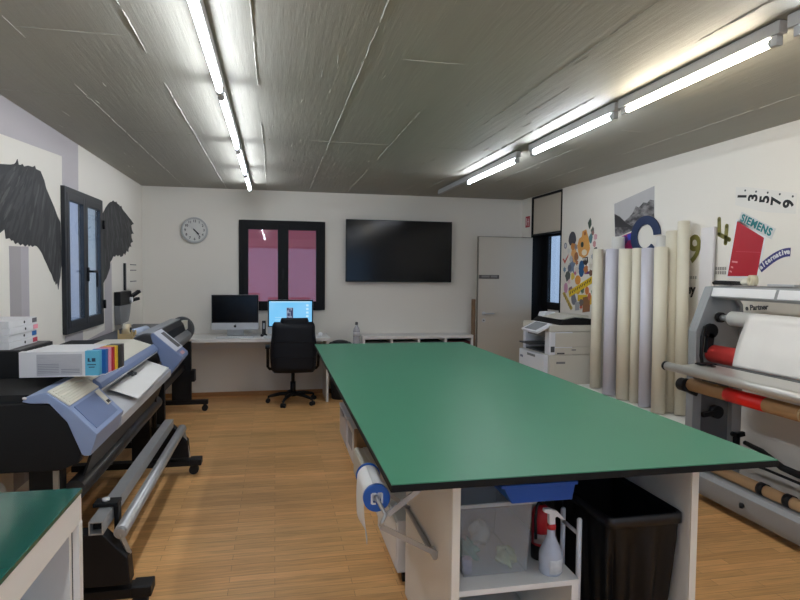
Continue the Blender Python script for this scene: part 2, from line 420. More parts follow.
w2 = MB().ext(small, 'x', XL+.0008, XL+.0035); feathers(w2, small, False); w2 = w2.build('feathered_wing_print', M_plumes)
tag(w2, 'smaller black feathered wing printed on the left wall beyond the window', 'wall print')

# window in the left wall: anthracite frame, two sashes
def sash_frame(b, plane, a0, a1, z0, z1, w, d0, d1):
    for (p, q, r, s) in ((a0, a0+w, z0, z1), (a1-w, a1, z0, z1), (a0+w, a1-w, z0, z0+w), (a0+w, a1-w, z1-w, z1)):
        if plane == 'x': b.box(d0, d1, p, q, r, s)
        else: b.box(p, q, d0, d1, r, s)
t = thing('window_1', 'anthracite casement window with two sashes in the left wall between the black wings', 'window', (XL, 5.57, 1.095)); struct(t)
b = MB(); sash_frame(b, 'x', 5.008, 6.035, 1.095, 2.243, .045, XL-.012, XL+.03); b.build('window_frame', M_frame, t, bevel=.003)
for (a0, a1, lab) in ((5.05, 5.505, 0), (5.51, 5.99, 1)):
    b = MB(); sash_frame(b, 'x', a0, a1, 1.14, 2.198, .055, XL-.010, XL+.034)
    s = b.build('sash', M_frame, t, bevel=.003)
    MB().box(XL+.012, XL+.018, a0+.055, a1-.055, 1.195, 2.143).build('pane', M_glass, s)
b = MB().box(XL+.034, XL+.046, 5.52, 5.552, 1.50, 1.62).cyl((XL+.044, 5.536, 1.585), (XL+.08, 5.536, 1.585), .010).bar((XL+.078, 5.53, 1.585), (XL+.078, 5.66, 1.585), .018, .02).bar((XL+.078, 5.655, 1.592), (XL+.078, 5.655, 1.45), .02, .018, up=(1, 0, 0))
b.build('handle', M_black, t, bevel=.002)
b = MB().cyl((XL+.04, 6.03, 1.24), (XL+.04, 6.03, 1.32), .012).cyl((XL+.04, 6.03, 1.98), (XL+.04, 6.03, 2.06), .012).build('hinge', M_black, t)

# window in the back wall: black frame, two panes
t = thing('window_2', 'black framed two pane window in the back wall above the desk', 'window', (.095, YB, 1.1)); struct(t)
b = MB(); sash_frame(b, 'y', -.451, .641, 1.102, 2.254, .05, YB-.028, YB+.06); b.box(.07, .135, YB-.037, YB+.06, 1.15, 2.205); b.build('window_frame', M_frameblack, t, bevel=.003)
for a0, a1 in ((-.401, .10), (.105, .591)):
    b = MB(); sash_frame(b, 'y', a0, a1, 1.152, 2.204, .064, YB-.036, YB+.05)
    s = b.build('sash', M_frameblack, t, bevel=.003)
    MB().box(a0+.064, a1-.064, YB+.012, YB+.018, 1.216, 2.14).build('pane', M_glass, s)
MB().box(.085, .115, YB-.045, YB-.036, 1.52, 1.64).cyl((.1, YB-.04, 1.6), (.1, YB-.075, 1.6), .009).bar((.1, YB-.073, 1.607), (.1, YB-.073, 1.50), .018, .016, up=(0, 1, 0)).build('handle', M_black, t, bevel=.002)

# unseen wide window behind the camera, added to light the foreground
t = thing('fill_window', 'unseen wide three pane window added behind the camera for fill light', 'window', (1.0, YF, .35)); struct(t)
b = MB(); sash_frame(b, 'y', -1.2, 3.0, .35, 2.4, .06, YF-.08, YF-.02)
for x in (.36, 1.63): b.box(x, x+.05, YF-.08, YF-.02, .41, 2.34)
b.build('window_frame', M_frame, t, bevel=.003)
MB().box(-1.14, 2.94, YF-.053, YF-.047, .41, 2.34).build('pane', M_glass, t)

# doorway in the right wall: upper panel, dark lining, white door standing open, glazed outer door
M_doorwhite = mat('warm_white_door', (190, 181, 166), 0.5, var=0.02)
b = MB().box(XR+.01, XR+.05, 6.69, 7.49, 2.135, 2.605)
o = struct(b.build('trim_2', M_doorwhite, bevel=.003))
b = MB().box(XR-.006, XR+.2, 6.655, 6.68, 0, 2.629).box(XR-.006, XR+.2, 7.5, 7.525, 0, 2.629).box(XR-.006, XR+.2, 6.68, 7.5, 2.605, 2.629).box(XR-.006, XR+.05, 6.68, 7.5, 2.115, 2.135)
struct(b.build('trim_3', M_frameblack, bevel=.002))
t = thing('door_1', 'white door leaf standing open against the back wall by the copier', 'door', (3.0, 7.47, .01)); struct(t)
MB().box(2.615, 3.375, 7.45, 7.49, .012, 2.085).build('leaf', M_doorwhite, t, bevel=.003)
b = MB().box(2.612, 2.618, 7.445, 7.493, .012, 2.09).box(2.612, 3.375, 7.445, 7.493, 2.085, 2.092)
b.build('edge_strip', mat('grey_edge', (120, 112, 100), .5), t)
M_plate = mat('dark_door_plate', (78, 72, 68), 0.4, var=.1)
p = MB().box(2.625, 2.905, 7.443, 7.45, 1.535, 1.585).build('sign_plate', M_plate, t, bevel=.001)
MB().box(2.66, 2.77, 7.4415, 7.443, 1.553, 1.577).box(2.79, 2.88, 7.4415, 7.443, 1.553, 1.577).build('sign_strip', mat('brushed_strip', (122, 117, 113), .4), p)
b = MB().cyl((2.70, 7.45, 1.075), (2.70, 7.40, 1.075), .009).bar((2.695, 7.402, 1.075), (2.83, 7.402, 1.078), .018, .018)
b.cyl((2.70, 7.45, 1.075), (2.70, 7.443, 1.075), .026)
b.build('handle', M_alu, t, bevel=.002)
MB().cyl((2.70, 7.45, .985), (2.70, 7.442, .985), .026).cyl((2.70, 7.442, .985), (2.70, 7.439, .985), .008, mi=1).build('lock_rose', [M_alu, M_black], t)
# glazed outer door at the far face of the thick wall
t = thing('door_2', 'black framed glazed outer door seen through the open doorway', 'door', (XR+.17, 7.0, 0)); struct(t)
b = MB().box(XR+.15, XR+.2, 7.33, 7.5, .02, 2.115).box(XR+.15, XR+.2, 6.68, 6.80, .02, 2.115).box(XR+.15, XR+.2, 6.68, 7.5, 2.10, 2.628).box(XR+.15, XR+.2, 6.80, 7.33, 1.14, 1.235).box(XR+.15, XR+.2, 6.80, 7.33, .02, .15)
b.build('door_frame', M_frameblack, t, bevel=.003)
MB().box(XR+.172, XR+.178, 6.80, 7.33, 1.235, 2.10).build('pane', M_glass, t)
MB().box(XR+.165, XR+.185, 6.80, 7.33, .15, 1.14).build('lower_panel', M_white, t)

# outside: yard paving, the rose-red rendered wall behind the house with an eave added for shade, a pale neighbour house
M_pave = mat('grey_yard_paving', (150, 148, 145), .8, var=.08)
struct(MB().box(-9, 14, -9, 22, -.25, -.1).build('yard_ground', M_pave))
M_rose = mat('rose_red_render', (228, 112, 114), .8, var=.06, vscale=2)
hs = thing('rendered_house', 'rose red rendered house wall seen outside the back window', 'building', (0.2, YB+2.3, -.1))
b = MB()
b.box(-1.9, 4.5, YB+2.2, YB+2.4, -.1, 3.6)
b.build('house_wall', M_rose, hs)
MB().box(-1.9, 4.5, YB+1.1, YB+2.2, 2.9, 3.05).build('shade_eave', mat('brown_eave', (110, 84, 76), .7), hs)  # unseen eave, added so the top of the rose wall falls darker
MB().box(XR+.21, XR+1.7, 6.3, 8.4, 2.45, 2.6).build('shade_roof', M_wall)['kind'] = 'structure'      # unseen porch roof, added to block sky light at the glazed door
M_nb = mat('pale_render', (196, 186, 184), .8, var=.03)
nb = MB().box(-7.5, -4.2, 8.5, 14.55, -.1, 5.5).build('neighbour_house', M_nb)
nb2 = MB().box(8.2, 11, 10.5, 22, -.1, 6).build('neighbour_house', mat('cream_render', (218, 208, 200), .8, var=.03))
tag(nb2, 'pale rendered house outside the glazed outer door', 'building')
tag(nb, 'pale rendered house outside the left window', 'building')
# ================================================================ LAMPS
M_batten = mat('white_lamp_housing', (170, 170, 170), .45, var=.02)
M_socket = mat('lamp_socket_plastic', (176, 177, 178), .5, var=.03)
M_tube = emit('lit_tube', (240, 246, 255), 29.0)
M_tubewarm = emit('lit_tube_warm', (255, 243, 222), 30.0)
def lamp(x, y0, y1, label, group, tubem=M_tube, rail_end=None):
    t = thing('fluorescent_lamp', label, 'ceiling lamp', (x, (y0+y1)/2, H-.10), group)
    r1 = y1+.06 if rail_end is None else rail_end
    b = MB().box(x-.021, x+.021, y0-.05, r1, H-.056, H-.003)
    b.build('housing', M_batten, t, bevel=.004)
    b = MB().box(x-.016, x+.016, y0-.034, y0-.004, H-.098, H-.057).cyl((x, y0-.004, H-.078), (x, y0+.012, H-.078), .019)
    b.build('socket', M_socket, t, bevel=.004)
    b = MB().box(x-.016, x+.016, y1+.004, y1+.034, H-.098, H-.057).cyl((x, y1-.012, H-.078), (x, y1+.004, H-.078), .019)
    b.build('socket', M_socket, t, bevel=.004)
    MB().cyl((x, y0+.01, H-.078), (x, y1-.01, H-.078), .0135, n=14).build('tube', tubem, t)
    return t
GL = 'fluorescent tubes in the left row'; GR = 'fluorescent tubes in the right row'
lamp(-0.291, -2.709, -1.250, 'unseen lit fluorescent tube added to the left row well behind the camera', GL)  # this and the next three: out of view, added to lift the foreground
lamp(-0.291, -1.125, 0.313, 'unseen lit fluorescent tube added to the left row over the camera', GL)
lamp(2.006, -2.605, -1.250, 'unseen lit fluorescent tube added to the right row well behind the camera', GR)
lamp(2.006, -0.667, 0.667, 'unseen lit fluorescent tube added to the right row beside the camera', GR)
lamp(-0.291, 0.417, 1.855, 'unseen lit fluorescent tube added to the left row, before the frame', GL)  # also out of view, added for general room light
lamp(-0.291, 1.980, 3.345, 'lit fluorescent tube, nearest seen in the left ceiling row', GL)
lamp(-0.291, 3.470, 4.856, 'lit fluorescent tube, second from the camera in the left ceiling row', GL)
lamp(-0.291, 5.022, 6.085, 'lit fluorescent tube, third from the camera in the left ceiling row', GL)
lamp(-0.291, 6.273, 7.242, 'lit fluorescent tube, farthest in the left ceiling row by the back wall', GL)
lamp(2.006, 0.813, 1.980, 'lit fluorescent tube cut by the right picture edge in the right row', GR)
lamp(2.006, 2.126, 3.168, 'lit fluorescent tube with a warm glow in the right ceiling row', GR, M_tubewarm)
lamp(2.006, 3.314, 4.439, 'lit fluorescent tube in the middle of the right ceiling row', GR)
lamp(2.006, 4.793, 6.064, 'lit fluorescent tube farthest in the right row, on a rail reaching the back wall', GR, M_tube, 7.2)

# ================================================================ LARGE GREEN TABLE
def green_material(name, rgb, rough):
    return mat(name, rgb, rough, var=.05, vscale=2.5)
M_green = green_material('green_cutting_mat', (67, 135, 106), .4)
M_edge = mat('black_table_edge', (8, 11, 14), .6, spec=.3)
t = thing('worktop', 'large green topped work table board with black edges in the middle of the room', 'table top', (1.13, 3.85, .872))
MB().box(.376, 1.89, 1.90, 5.804, .872, .8965).build('board', M_edge, t, bevel=.001)
MB().box(.378, 1.888, 1.902, 5.802, .8965, .90).build('cutting_surface', M_green, t)

t = thing('shelf_unit', 'white open shelf unit carrying the near end of the green worktop', 'shelf unit', (1.16, 2.44, 0))
MB().box(.636, .668, 2.06, 2.83, 0, .871).build('side_panel', M_white, t, bevel=.0015)
MB().box(1.635, 1.667, 2.06, 2.83, 0, .871).build('side_panel', M_white, t, bevel=.0015)
MB().box(.668, 1.635, 2.81, 2.83, 0, .871).build('back_panel', mat('grey_back_panel', (150, 147, 142), .6), t)
b = MB().box(.669, 1.165, 2.075, 2.80, .390, .412).build('shelf', M_white, t, bevel=.0015)
MB().box(1.135, 1.163, 2.08, 2.80, 0, .389).build('divider', M_white, t, bevel=.0015)
MB().box(.669, 1.134, 2.09, 2.80, .05, .07).build('shelf', M_white, t, bevel=.0015)
M_eb = mat('pale_edge_band', (232, 226, 212), .5)
MB().box(.637, .667, 2.052, 2.0595, .01, .87).build('edge_band', M_eb, t)
MB().box(1.636, 1.666, 2.052, 2.0595, .01, .87).build('edge_band', M_eb, t)

t = thing('shelf_unit', 'white shelf unit under the far half of the green worktop', 'shelf unit', (1.16, 4.6, 0))
MB().box(.64, 1.66, 5.66, 5.68, 0, .871).build('end_panel', M_white, t, bevel=.0015)
MB().box(.64, 1.66, 3.52, 3.54, 0, .871).build('end_panel', M_white, t, bevel=.0015)
MB().box(1.62, 1.64, 3.54, 5.66, 0, .871).build('back_panel', M_white, t)
MB().box(.64, 1.62, 3.54, 5.66, .05, .07).build('shelf', M_white, t)
MB().box(.64, 1.62, 3.54, 5.66, .44, .46).build('shelf', M_white, t)
MB().box(.64, 1.62, 4.58, 4.60, .46, .871).build('divider', M_white, t)

# boxes stored along the left side
M_clearbox = milky('frosted_box', (214, 215, 222), .8)
t = thing('storage_box', 'translucent lidded box at the far end of the low shelf under the worktop', 'box', (.80, 5.33, .071))
MB().box(.605, 1.0, 5.06, 5.62, .071, .335).build('tub', M_clearbox, t, bevel=.015)
MB().box(.600, 1.01, 5.05, 5.63, .336, .36).build('lid', M_whiteplastic, t, bevel=.006)
MB().box(.596, .604, 5.28, 5.40, .30, .345).build('clip', mat('grey_clip', (130, 132, 138), .5), t, bevel=.003)
t = thing('paper_carton', 'printed white carton beside the translucent box under the worktop', 'box', (.8, 4.85, .071))
MB().box(.61, 1.0, 4.66, 5.03, .071, .345).build('carton', M_white, t, bevel=.004)
MB().box(.6085, .61, 4.72, 4.97, .16, .30).build('print_panel', mat('printed_carton', (150, 150, 154), .6, var=.3, vscale=24), t)
b = MB().box(.615, 1.02, 4.50, 4.64, .071, .36)
tag(b.build('cardboard_box', M_card, bevel=.003), 'brown cardboard box squeezed between two white cartons under the worktop', 'box')
t = thing('roll_carton', 'cream carton with a ribbed lid, nearest on the low shelf under the worktop', 'box', (.8, 4.2, .071))
MB().box(.59, 1.0, 3.96, 4.47, .071, .255).build('carton', M_cream, t, bevel=.004)
bb = MB()
for k in range(6): bb.box(.60+.06*k, .63+.06*k, 3.97, 4.46, .255, .262)
bb.build('ribs', M_cream, t)
t = thing('rolling_drawer', 'low white drawer on black castors on the floor behind the hanging paper', 'drawer', (.85, 3.2, 0))
MB().box(.61, 1.2, 2.9, 3.45, .07, .34).build('drawer_box', M_white, t, bevel=.004)
MB().box(.602, .61, 2.91, 3.44, .09, .33).build('drawer_front', M_white, t, bevel=.002)
for x, y in ((.66, 2.95), (1.12, 2.95), (.66, 3.38), (1.12, 3.38)):
    MB().cyl((x-.012, y, .026), (x+.012, y, .026), .026).box(x-.016, x+.016, y-.02, y+.02, .045, .07).build('castor', M_rubber, t)

# paper roll with blue end caps on its bent wire bracket
M_capblue = mat('blue_cap', (28, 92, 178), .4, var=.04)
t = thing('paper_roll', 'white paper roll with blue end caps hanging at the near left corner of the worktop', 'paper roll', (.392, 2.48, .655))
MB().cyl((.392, 2.285, .715), (.398, 2.53, .715), .047, n=36).build('roll', M_paper, t)
for y0, y1, x in ((2.262, 2.285, .3915), (2.53, 2.542, .3985)):
    c = MB().pipe((x, y0, .715), (x, y1, .715), .053, .020, n=36).build('end_cap', M_capblue, t)
    bm_ = MB()
    for s in (-1, 1):
        cx = x+s*.020; 
        bm_.box(cx-.004, cx+.004, y0-.003, y0, .715-.02, .715+.02)
        bm_.box(min(cx, cx-s*.016), max(cx, cx-s*.016), y0-.003, y0, .715+.016, .715+.023)
        bm_.box(min(cx, cx-s*.016), max(cx, cx-s*.016), y0-.003, y0, .715-.023, .715-.016)
    bm_.build('square_socket', M_whiteplastic, c)
def hang(u, v):
    a = PI*.5+u*1.0
    if u < .35:
        th = PI*.55+(u/.35)*PI*.45
        return (.395+math.cos(th)*.0482+.006*(v-.5), 2.29+.235*v, .715+math.sin(th)*.0482)
    q = (u-.35)/.65
    return (.395-.0482+.014*q*q+.010*math.sin(v*5)*q+.006*(v-.5), 2.29+.235*v+.03*q*v, .715-q*(.195-.02*v))
MB().grid(hang, 24, 12).build('loose_sheet', M_paper, t, solid=.001)
t = thing('roll_bracket', 'folded steel bar bracket fixed to the white panel below the worktop corner', 'bracket', (.5, 2.3, .47))
b = MB()
def flat(b, *pts, w=.018, tt=.004):
    for p, q in zip(pts[:-1], pts[1:]): b.bar(p, q, tt, w, up=(0, 1, 0))
b.tube([(.395, 2.56, .715), (.392, 2.25, .715), (.405, 2.235, .69), (.42, 2.225, .665), (.405, 2.215, .64), (.40, 2.215, .625)], .008, 8)
b.build('spindle', M_steel, t)
MB().bar((.40, 2.215, .622), (.632, 2.24, .482), .02, .006, up=(0, 1, 0)).bar((.628, 2.24, .478), (.634, 2.30, .478), .02, .02).build('strut', M_steel, t)
MB().bar((.425, 2.205, .672), (.632, 2.215, .818), .020, .010, up=(0, 1, 0)).build('strut', M_steel, t)
MB().tube([(.624, 2.235, .47), (.624, 2.5, .468), (.624, 2.745, .465)], .011).build('strut', M_steel, t)
MB().bar((.40, 2.60, .68), (.632, 2.74, .47), .018, .008, up=(0, 1, 0)).bar((.395, 2.552, .715), (.405, 2.60, .675), .014, .008, up=(1, 0, 0)).build('strut', M_steel, t)

# blue tray hanging under the worktop, things on the shelf, bin and white stand
M_tray = mat('royal_blue_plastic', (10, 84, 178), .42, var=.04)
t = thing('plastic_tray', 'royal blue plastic tray slung under the front edge of the worktop', 'tray', (1.0, 2.32, .712))
b = MB().ext([(.855, .786), (.895, .714), (1.148, .714), (1.162, .786), (1.155, .786), (1.142, .72), (.90, .72), (.862, .786)], 'y', 2.12, 2.36)
b.ext([(.857, .786), (.895, .715), (1.147, .715), (1.161, .786)], 'y', 2.115, 2.121).ext([(.857, .786), (.895, .715), (1.147, .715), (1.161, .786)], 'y', 2.36, 2.366)
b.build('tray_body', M_tray, t, bevel=.002)
MB().box(.848, 1.168, 2.108, 2.116, .776, .79).box(.848, 1.168, 2.366, 2.374, .776, .79).box(.848, .857, 2.116, 2.366, .776, .79).box(1.159, 1.168, 2.116, 2.366, .776, .79).build('rim', M_tray, t, bevel=.002)
b = MB()
for x in (.862, 1.154): b.box(x-.008, x+.008, 2.12, 2.36, .789, .871)
b.build('hanger_rail', M_blacksteel, t)

M_clear = milky('clear_plastic', (206, 208, 210), .20, .12)
t = thing('storage_box', 'clear plastic box holding cloths and bags on the near shelf', 'box', (.86, 2.35, .413))
b = MB()
b.ext([(.722, .413), (.985, .413), (1.005, .70), (.702, .70)], 'y', 2.17, 2.174)
b.ext([(.722, .413), (.985, .413), (1.005, .70), (.702, .70)], 'y', 2.53, 2.534)
b.ext([(.722, .413), (.726, .413), (.706, .70), (.702, .70)], 'y', 2.174, 2.53).ext([(.981, .413), (.985, .413), (1.005, .70), (1.001, .70)], 'y', 2.174, 2.53)
b.box(.724, .983, 2.174, 2.53, .413, .417)
b.build('tub', M_clear, t)
MB().box(.695, 1.012, 2.162, 2.17, .688, .703).box(.695, 1.012, 2.534, 2.542, .688, .703).box(.688, .70, 2.162, 2.542, .688, .703).box(1.007, 1.019, 2.162, 2.542, .688, .703).build('rim', milky('clear_rim', (214, 216, 216), .55), t, bevel=.003)
def crumple(c, rx, ry, rz, seed, n=22):
    r = random.Random(seed); ph = [(r.uniform(0, 6), r.uniform(2, 6), r.uniform(2, 6), r.uniform(.06, .16)) for _ in range(6)]
    b = MB()
    def f(u, v):
        a = u*2*PI; e = (v-.5)*PI; k = 1+sum(am*math.sin(p*1.0+fa*math.cos(a)*1.4+fb*math.sin(a)+fb*e) for p, fa, fb, am in ph)
        return (c[0]+math.cos(a)*math.cos(e)*rx*k, c[1]+math.sin(a)*math.cos(e)*ry*k, max(c[2]-rz*.98, c[2]+math.sin(e)*rz*k))
    return b.grid(f, n, n)
tag(crumple((.785, 2.31, .452), .038, .065, .034, 1).build('cleaning_cloth', mat('teal_cloth', (62, 138, 122), .8, var=.15, vscale=20)), 'teal cloth at the bottom of the clear plastic box', 'cloth')
tag(crumple((.880, 2.425, .467), .042, .045, .050, 2).build('plastic_bag', milky('white_bag', (210, 206, 190), .8)), 'crumpled pale plastic bag in the clear plastic box', 'bag')
tag(crumple((.925, 2.24, .452), .04, .05, .030, 5).build('wiping_rag', mat('pale_green_rag', (150, 165, 120), .8, var=.2, vscale=16)), 'pale green rag beside the teal cloth in the clear box', 'cloth')
b = MB().cyl((.745, 2.2, .418), (.745, 2.2, .475), .02)
tag(b.build('plastic_cup', mat('lilac_cup', (150, 146, 170), .5)), 'small lilac cup in the corner of the clear box', 'cup')

M_bottle = milky('translucent_bottle', (196, 205, 222), .86)
def spray_bottle(base, s, label, body, collar, head):
    x, y, z = base
    t = thing('spray_bottle', label, 'bottle', base)
    b = MB().lathe([(.0, 0), (.042*s, 0), (.046*s, .006*s), (.046*s, .075*s), (.043*s, .09*s), (.024*s, .13*s), (.0165*s, .15*s), (.0155*s, .178*s), (.013*s, .18*s), (0, .18*s)], base, n=32)
    b.build('bottle_body', body, t)
    MB().lathe([(0, .176*s), (.0185*s, .176*s), (.0185*s, .192*s), (.016*s, .196*s), (0, .196*s)], base, n=24).build('collar', collar, t)
    b = MB().ext([(-.013*s, .195*s), (.013*s, .195*s), (.012*s, .222*s), (.020*s, .226*s), (.046*s, .208*s), (.051*s, .216*s), (.022*s, .246*s), (-.008*s, .258*s), (-.034*s, .26*s), (-.036*s, .247*s), (-.014*s, .238*s)], 'y', y-.011*s, y+.011*s)
    for v in b.v: v.x += x; v.z += z
    b.build('trigger_head', head, t, bevel=.003)
    return t
M_redcap = mat('red_cap', (186, 36, 40), .45)
t = spray_bottle((1.078, 2.15, .413), 1.0, 'white trigger spray bottle with a red collar on the shelf corner', M_bottle, M_redcap, M_whiteplastic)
lb = MB(); lb.grid(lambda u, v: (1.078+math.cos(-2.1+u*1.9)*.0465, 2.15+math.sin(-2.1+u*1.9)*.0465, .424+.055*v), 12, 1)
lb.build('printed_label', mat('printed_label', (206, 210, 214), .6, var=.25, vscale=60), t, solid=.0004)
EX, EY = 1.092, 2.272
t = thing('fire_extinguisher', 'red fire extinguisher with a black base standing behind the spray bottle', 'fire extinguisher', (EX, EY, .413))
MB().lathe([(0, .0), (.038, 0), (.040, .008), (.040, .055), (.038, .06), (0, .06)], (EX, EY, .413)).build('base_sleeve', M_black, t)
MB().lathe([(.0385, .061), (.0385, .185), (.034, .205), (.022, .22), (.014, .226), (0, .226)], (EX, EY, .413)).build('cylinder', M_red, t)
MB().cyl((EX, EY, .638), (EX, EY, .665), .011).box(EX-.009, EX+.009, EY-.03, EY+.02, .665, .674).bar((EX, EY+.015, .682), (EX, EY-.04, .698), .014, .007).build('valve', M_black, t)
MB().tube([(EX-.01, EY-.01, .655), (EX-.035, EY-.03, .645), (EX-.042, EY-.035, .59), (EX-.038, EY-.035, .51)], .006).build('hose', M_rubber, t)
MB().grid(lambda u, v: (EX+math.cos(-2.8+u*2)*.0392, EY+math.sin(-2.8+u*2)*.0392, .485+.04*v), 12, 1).build('instruction_label', mat('extinguisher_label', (150, 140, 140), .6, var=.5, vscale=50), t, solid=.0006)

# bin with a black sack
M_sack = mat('black_bin_liner', (8, 9, 12), .5, var=.2, spec=.35, vscale=8, bump=.3, bscale=14)
M_bin = mat('black_bin_plastic', (14, 16, 22), .4)
t = thing('waste_bin', 'tall black rectangular bin lined with a black sack under the worktop', 'bin', (1.455, 2.33, 0))
X0, X1, Y0, Y1, ZT = 1.295, 1.624, 2.082, 2.60, .628
def rect_loop(x0, x1, y0, y1, r, n=6):
    pts = []
    for cx, cy, a in ((x1-r, y1-r, 0), (x0+r, y1-r, PI/2), (x0+r, y0+r, PI), (x1-r, y0+r, 1.5*PI)):
        for k in range(n+1): pts.append((cx+math.cos(a+PI/2*k/n)*r, cy+math.sin(a+PI/2*k/n)*r))
    return pts
def loft(b, loops, mi=0):
    o = len(b.v); n = len(loops[0])
    for lp in loops: b.v += [Vector(p) for p in lp]
    for k in range(len(loops)-1):
        for i in range(n):
            j = (i+1) % n
            b.f.append([o+k*n+i, o+k*n+j, o+(k+1)*n+j, o+(k+1)*n+i]); b.m.append(mi); b.s.append(True)
    return b
def rl(x0, x1, y0, y1, z, r=.03): return [(x, y, z) for x, y in rect_loop(x0, x1, y0, y1, r)]
def rs(sc, z):
    cx, cy, hx, hy = (X0+X1)/2, (Y0+Y1)/2, (X1-X0)/2*sc, (Y1-Y0)/2*sc
    return [(x, y, z) for x, y in rect_loop(cx-hx, cx+hx, cy-hy, cy+hy, .025)]
b = MB(); loft(b, [rs(.02, .004), rs(.60, .001), rs(.62, .02), rs(.93, ZT), rs(.91, ZT), rs(.60, .03), rs(.02, .03)]).build('bin_body', M_bin, t)
b = MB()
loft(b, [rl(X0+.014, X1-.014, Y0+.018, Y1-.018, ZT-.03), rl(X0+.010, X1-.010, Y0+.012, Y1-.012, ZT+.008), rl(X0+.003, X1-.003, Y0+.004, Y1-.004, ZT+.014), rl(X0-.004, X1+.004, Y0-.003, Y1+.003, ZT+.008), rl(X0-.005, X1+.005, Y0-.004, Y1+.004, ZT-.03), rl(X0+.002, X1-.002, Y0+.004, Y1-.004, ZT-.034)])
b.build('rim', M_bin, t)
# liner: folded over the rim and hanging in creases
lr = random.Random(5); loops = []
LP = rect_loop(X0, X1, Y0, Y1, .03, 14); cx_, cy_ = (X0+X1)/2, (Y0+Y1)/2
dense = []
for i in range(len(LP)):
    a = LP[i]; c = LP[(i+1) % len(LP)]
    d = math.hypot(c[0]-a[0], c[1]-a[1]); k = max(1, int(d/.008))
    for q in range(k): dense.append((a[0]+(c[0]-a[0])*q/k, a[1]+(c[1]-a[1])*q/k))
nd = len(dense)
for zi, (z, sc, am) in enumerate([(.02, .74, .006), (.12, .80, .014), (.28, .86, .019), (.42, .92, .017), (.52, .965, .010), (.588, .985, .003), (.597, 1.0, .0)]):
    lp = []
    for i, (x, y) in enumerate(dense):
        w = am*(math.sin(i*.42+zi*.35)+.6*math.sin(i*.17+1.3-zi*.22))
        dx, dy = x-cx_, y-cy_; l = math.hypot(dx, dy)
        lp.append((cx_+dx*sc+dx/l*w, cy_+dy*sc+dy/l*w, z))
    loops.append(lp)
b = MB(); loft(b, loops)
b.build('bin_liner', M_sack, t)
b = MB().pipe((1.60, 2.68, .001), (1.60, 2.68, .40), .03, .025)
tag(b.build('cardboard_tube', M_card), 'short brown cardboard tube standing behind the black bin', 'tube')
t = thing('bin_stand', 'white tubular frame standing between the shelf and the black bin', 'stand', (1.225, 2.4, 0))
for x, y, zt in ((1.228, 2.20, .60), (1.228, 2.34, .59)):
    MB().cyl((x, y, 0), (x, y, zt-.01), .011).ball((x, y, zt-.01), .011, .011, .011, 8).build('post', M_whiteplastic, t)
MB().cyl((1.228, 2.20, .53), (1.228, 2.34, .53), .008).cyl((1.228, 2.20, .10), (1.228, 2.34, .10), .008).build('crossbar', M_whiteplastic, t)

# ================================================================ SMALL GREEN TABLE, near left
M_green2 = mat('dark_green_mat', (12, 84, 72), .12, var=.06, vscale=2)
t = thing('side_table', 'white framed table with a glossy dark green top in the near left corner', 'table', (-1.1, 1.3, 0))
MB().box(-1.58, -.606, .6, 2.05, .885, .90).build('top', M_green2, t, bevel=.002)
MB().box(-.640, -.608, .62, 2.046, .795, .884).build('apron', M_white, t, bevel=.0015)
for x0, x1, y0, y1 in ((-.626, -.606, 2.012, 2.047), (-.642, -.606, .62, .68), (-1.58, -1.545, 1.985, 2.047), (-1.58, -1.545, .62, .68)):
    MB().box(x0, x1, y0, y1, 0, .884 if y0 < 0 else .795).build('leg', M_white, t, bevel=.0015)
MB().box(-1.545, -.645, .70, 1.984, .50, .525).build('shelf', M_white, t, bevel=.0015)
MB().box(-1.545, -.628, 1.99, 2.011, .03, .884).build('end_panel', M_white, t)
b = MB().box(-1.1, -.80, 1.25, 1.62, .526, .66)
tag(b.build('cardboard_box', mat('dark_brown_carton', (92, 66, 58), .7), bevel=.003), 'dark brown carton on the shelf of the near left table', 'box')
# ================================================================ NEAR WIDE FORMAT PRINTER (left)
YA, YE = 2.80, 5.08
t = thing('wide_format_printer', 'blue grey wide format printer on a black stand along the left wall', 'printer', (-1.1, 3.95, 0))
# dark body and end panel
b = MB().ext([(-1.56, 1.018), (-1.03, 1.018), (-.96, 1.012), (-.89, .93), (-.83, .80), (-.845, .75), (-.92, .72), (-1.56, .72)], 'y', YA+.012, YA+.06)
b.build('end_panel', M_black, t, bevel=.004)
b = MB().ext([(-1.55, 1.05), (-1.05, 1.05), (-1.0, .97), (-1.0, .76), (-1.08, .72), (-1.55, .72)], 'y', YA+.06, YE-.05)
b.build('body', M_rubber, t)
# near end cover, a bent blue-grey shell
outer = [(-1.062, 1.030), (-1.045, 1.052), (-.968, 1.068), (-.88, 1.003), (-.765, .878), (-.792, .785), (-.815, .782)]
inner = [(-.828, .79), (-.885, .935), (-.957, 1.020), (-1.03, 1.022)]
c = MB().ext(outer+inner, 'y', YA, 3.26).build('end_cover', M_blue, t, bevel=.004)
vp = MB()
def onslope(p, q, s, off):
    d = Vector((q[0]-p[0], q[1]-p[1])); n = Vector((-d.y, d.x)).normalized()
    if n.y < 0: n = -n
    r = Vector(p)+d*s+n*off
    return (r.x, r.y)
A_, B_, C_ = (-.968, 1.068), (-.88, 1.003), (-.765, .878)
vp.ext([onslope(A_, B_, 0, .001), onslope(A_, B_, 0, .006), onslope(A_, B_, 1, .006), onslope(A_, B_, 1, .001)], 'y', YA+.015, 3.25)
for k in range(7):
    vp.ext([onslope(A_, B_, .12+.12*k, .005), onslope(A_, B_, .12+.12*k, .009), onslope(A_, B_, .17+.12*k, .009), onslope(A_, B_, .17+.12*k, .005)], 'y', YA+.04, 3.22)
vp.build('grille', M_cream, c)
MB().ext([onslope(B_, C_, .08, -.001), onslope(B_, C_, .08, .003), onslope(B_, C_, .88, .003), onslope(B_, C_, .88, -.001)], 'y', YA+.045, 3.20).build('face_panel', M_blueface, c, bevel=.001)
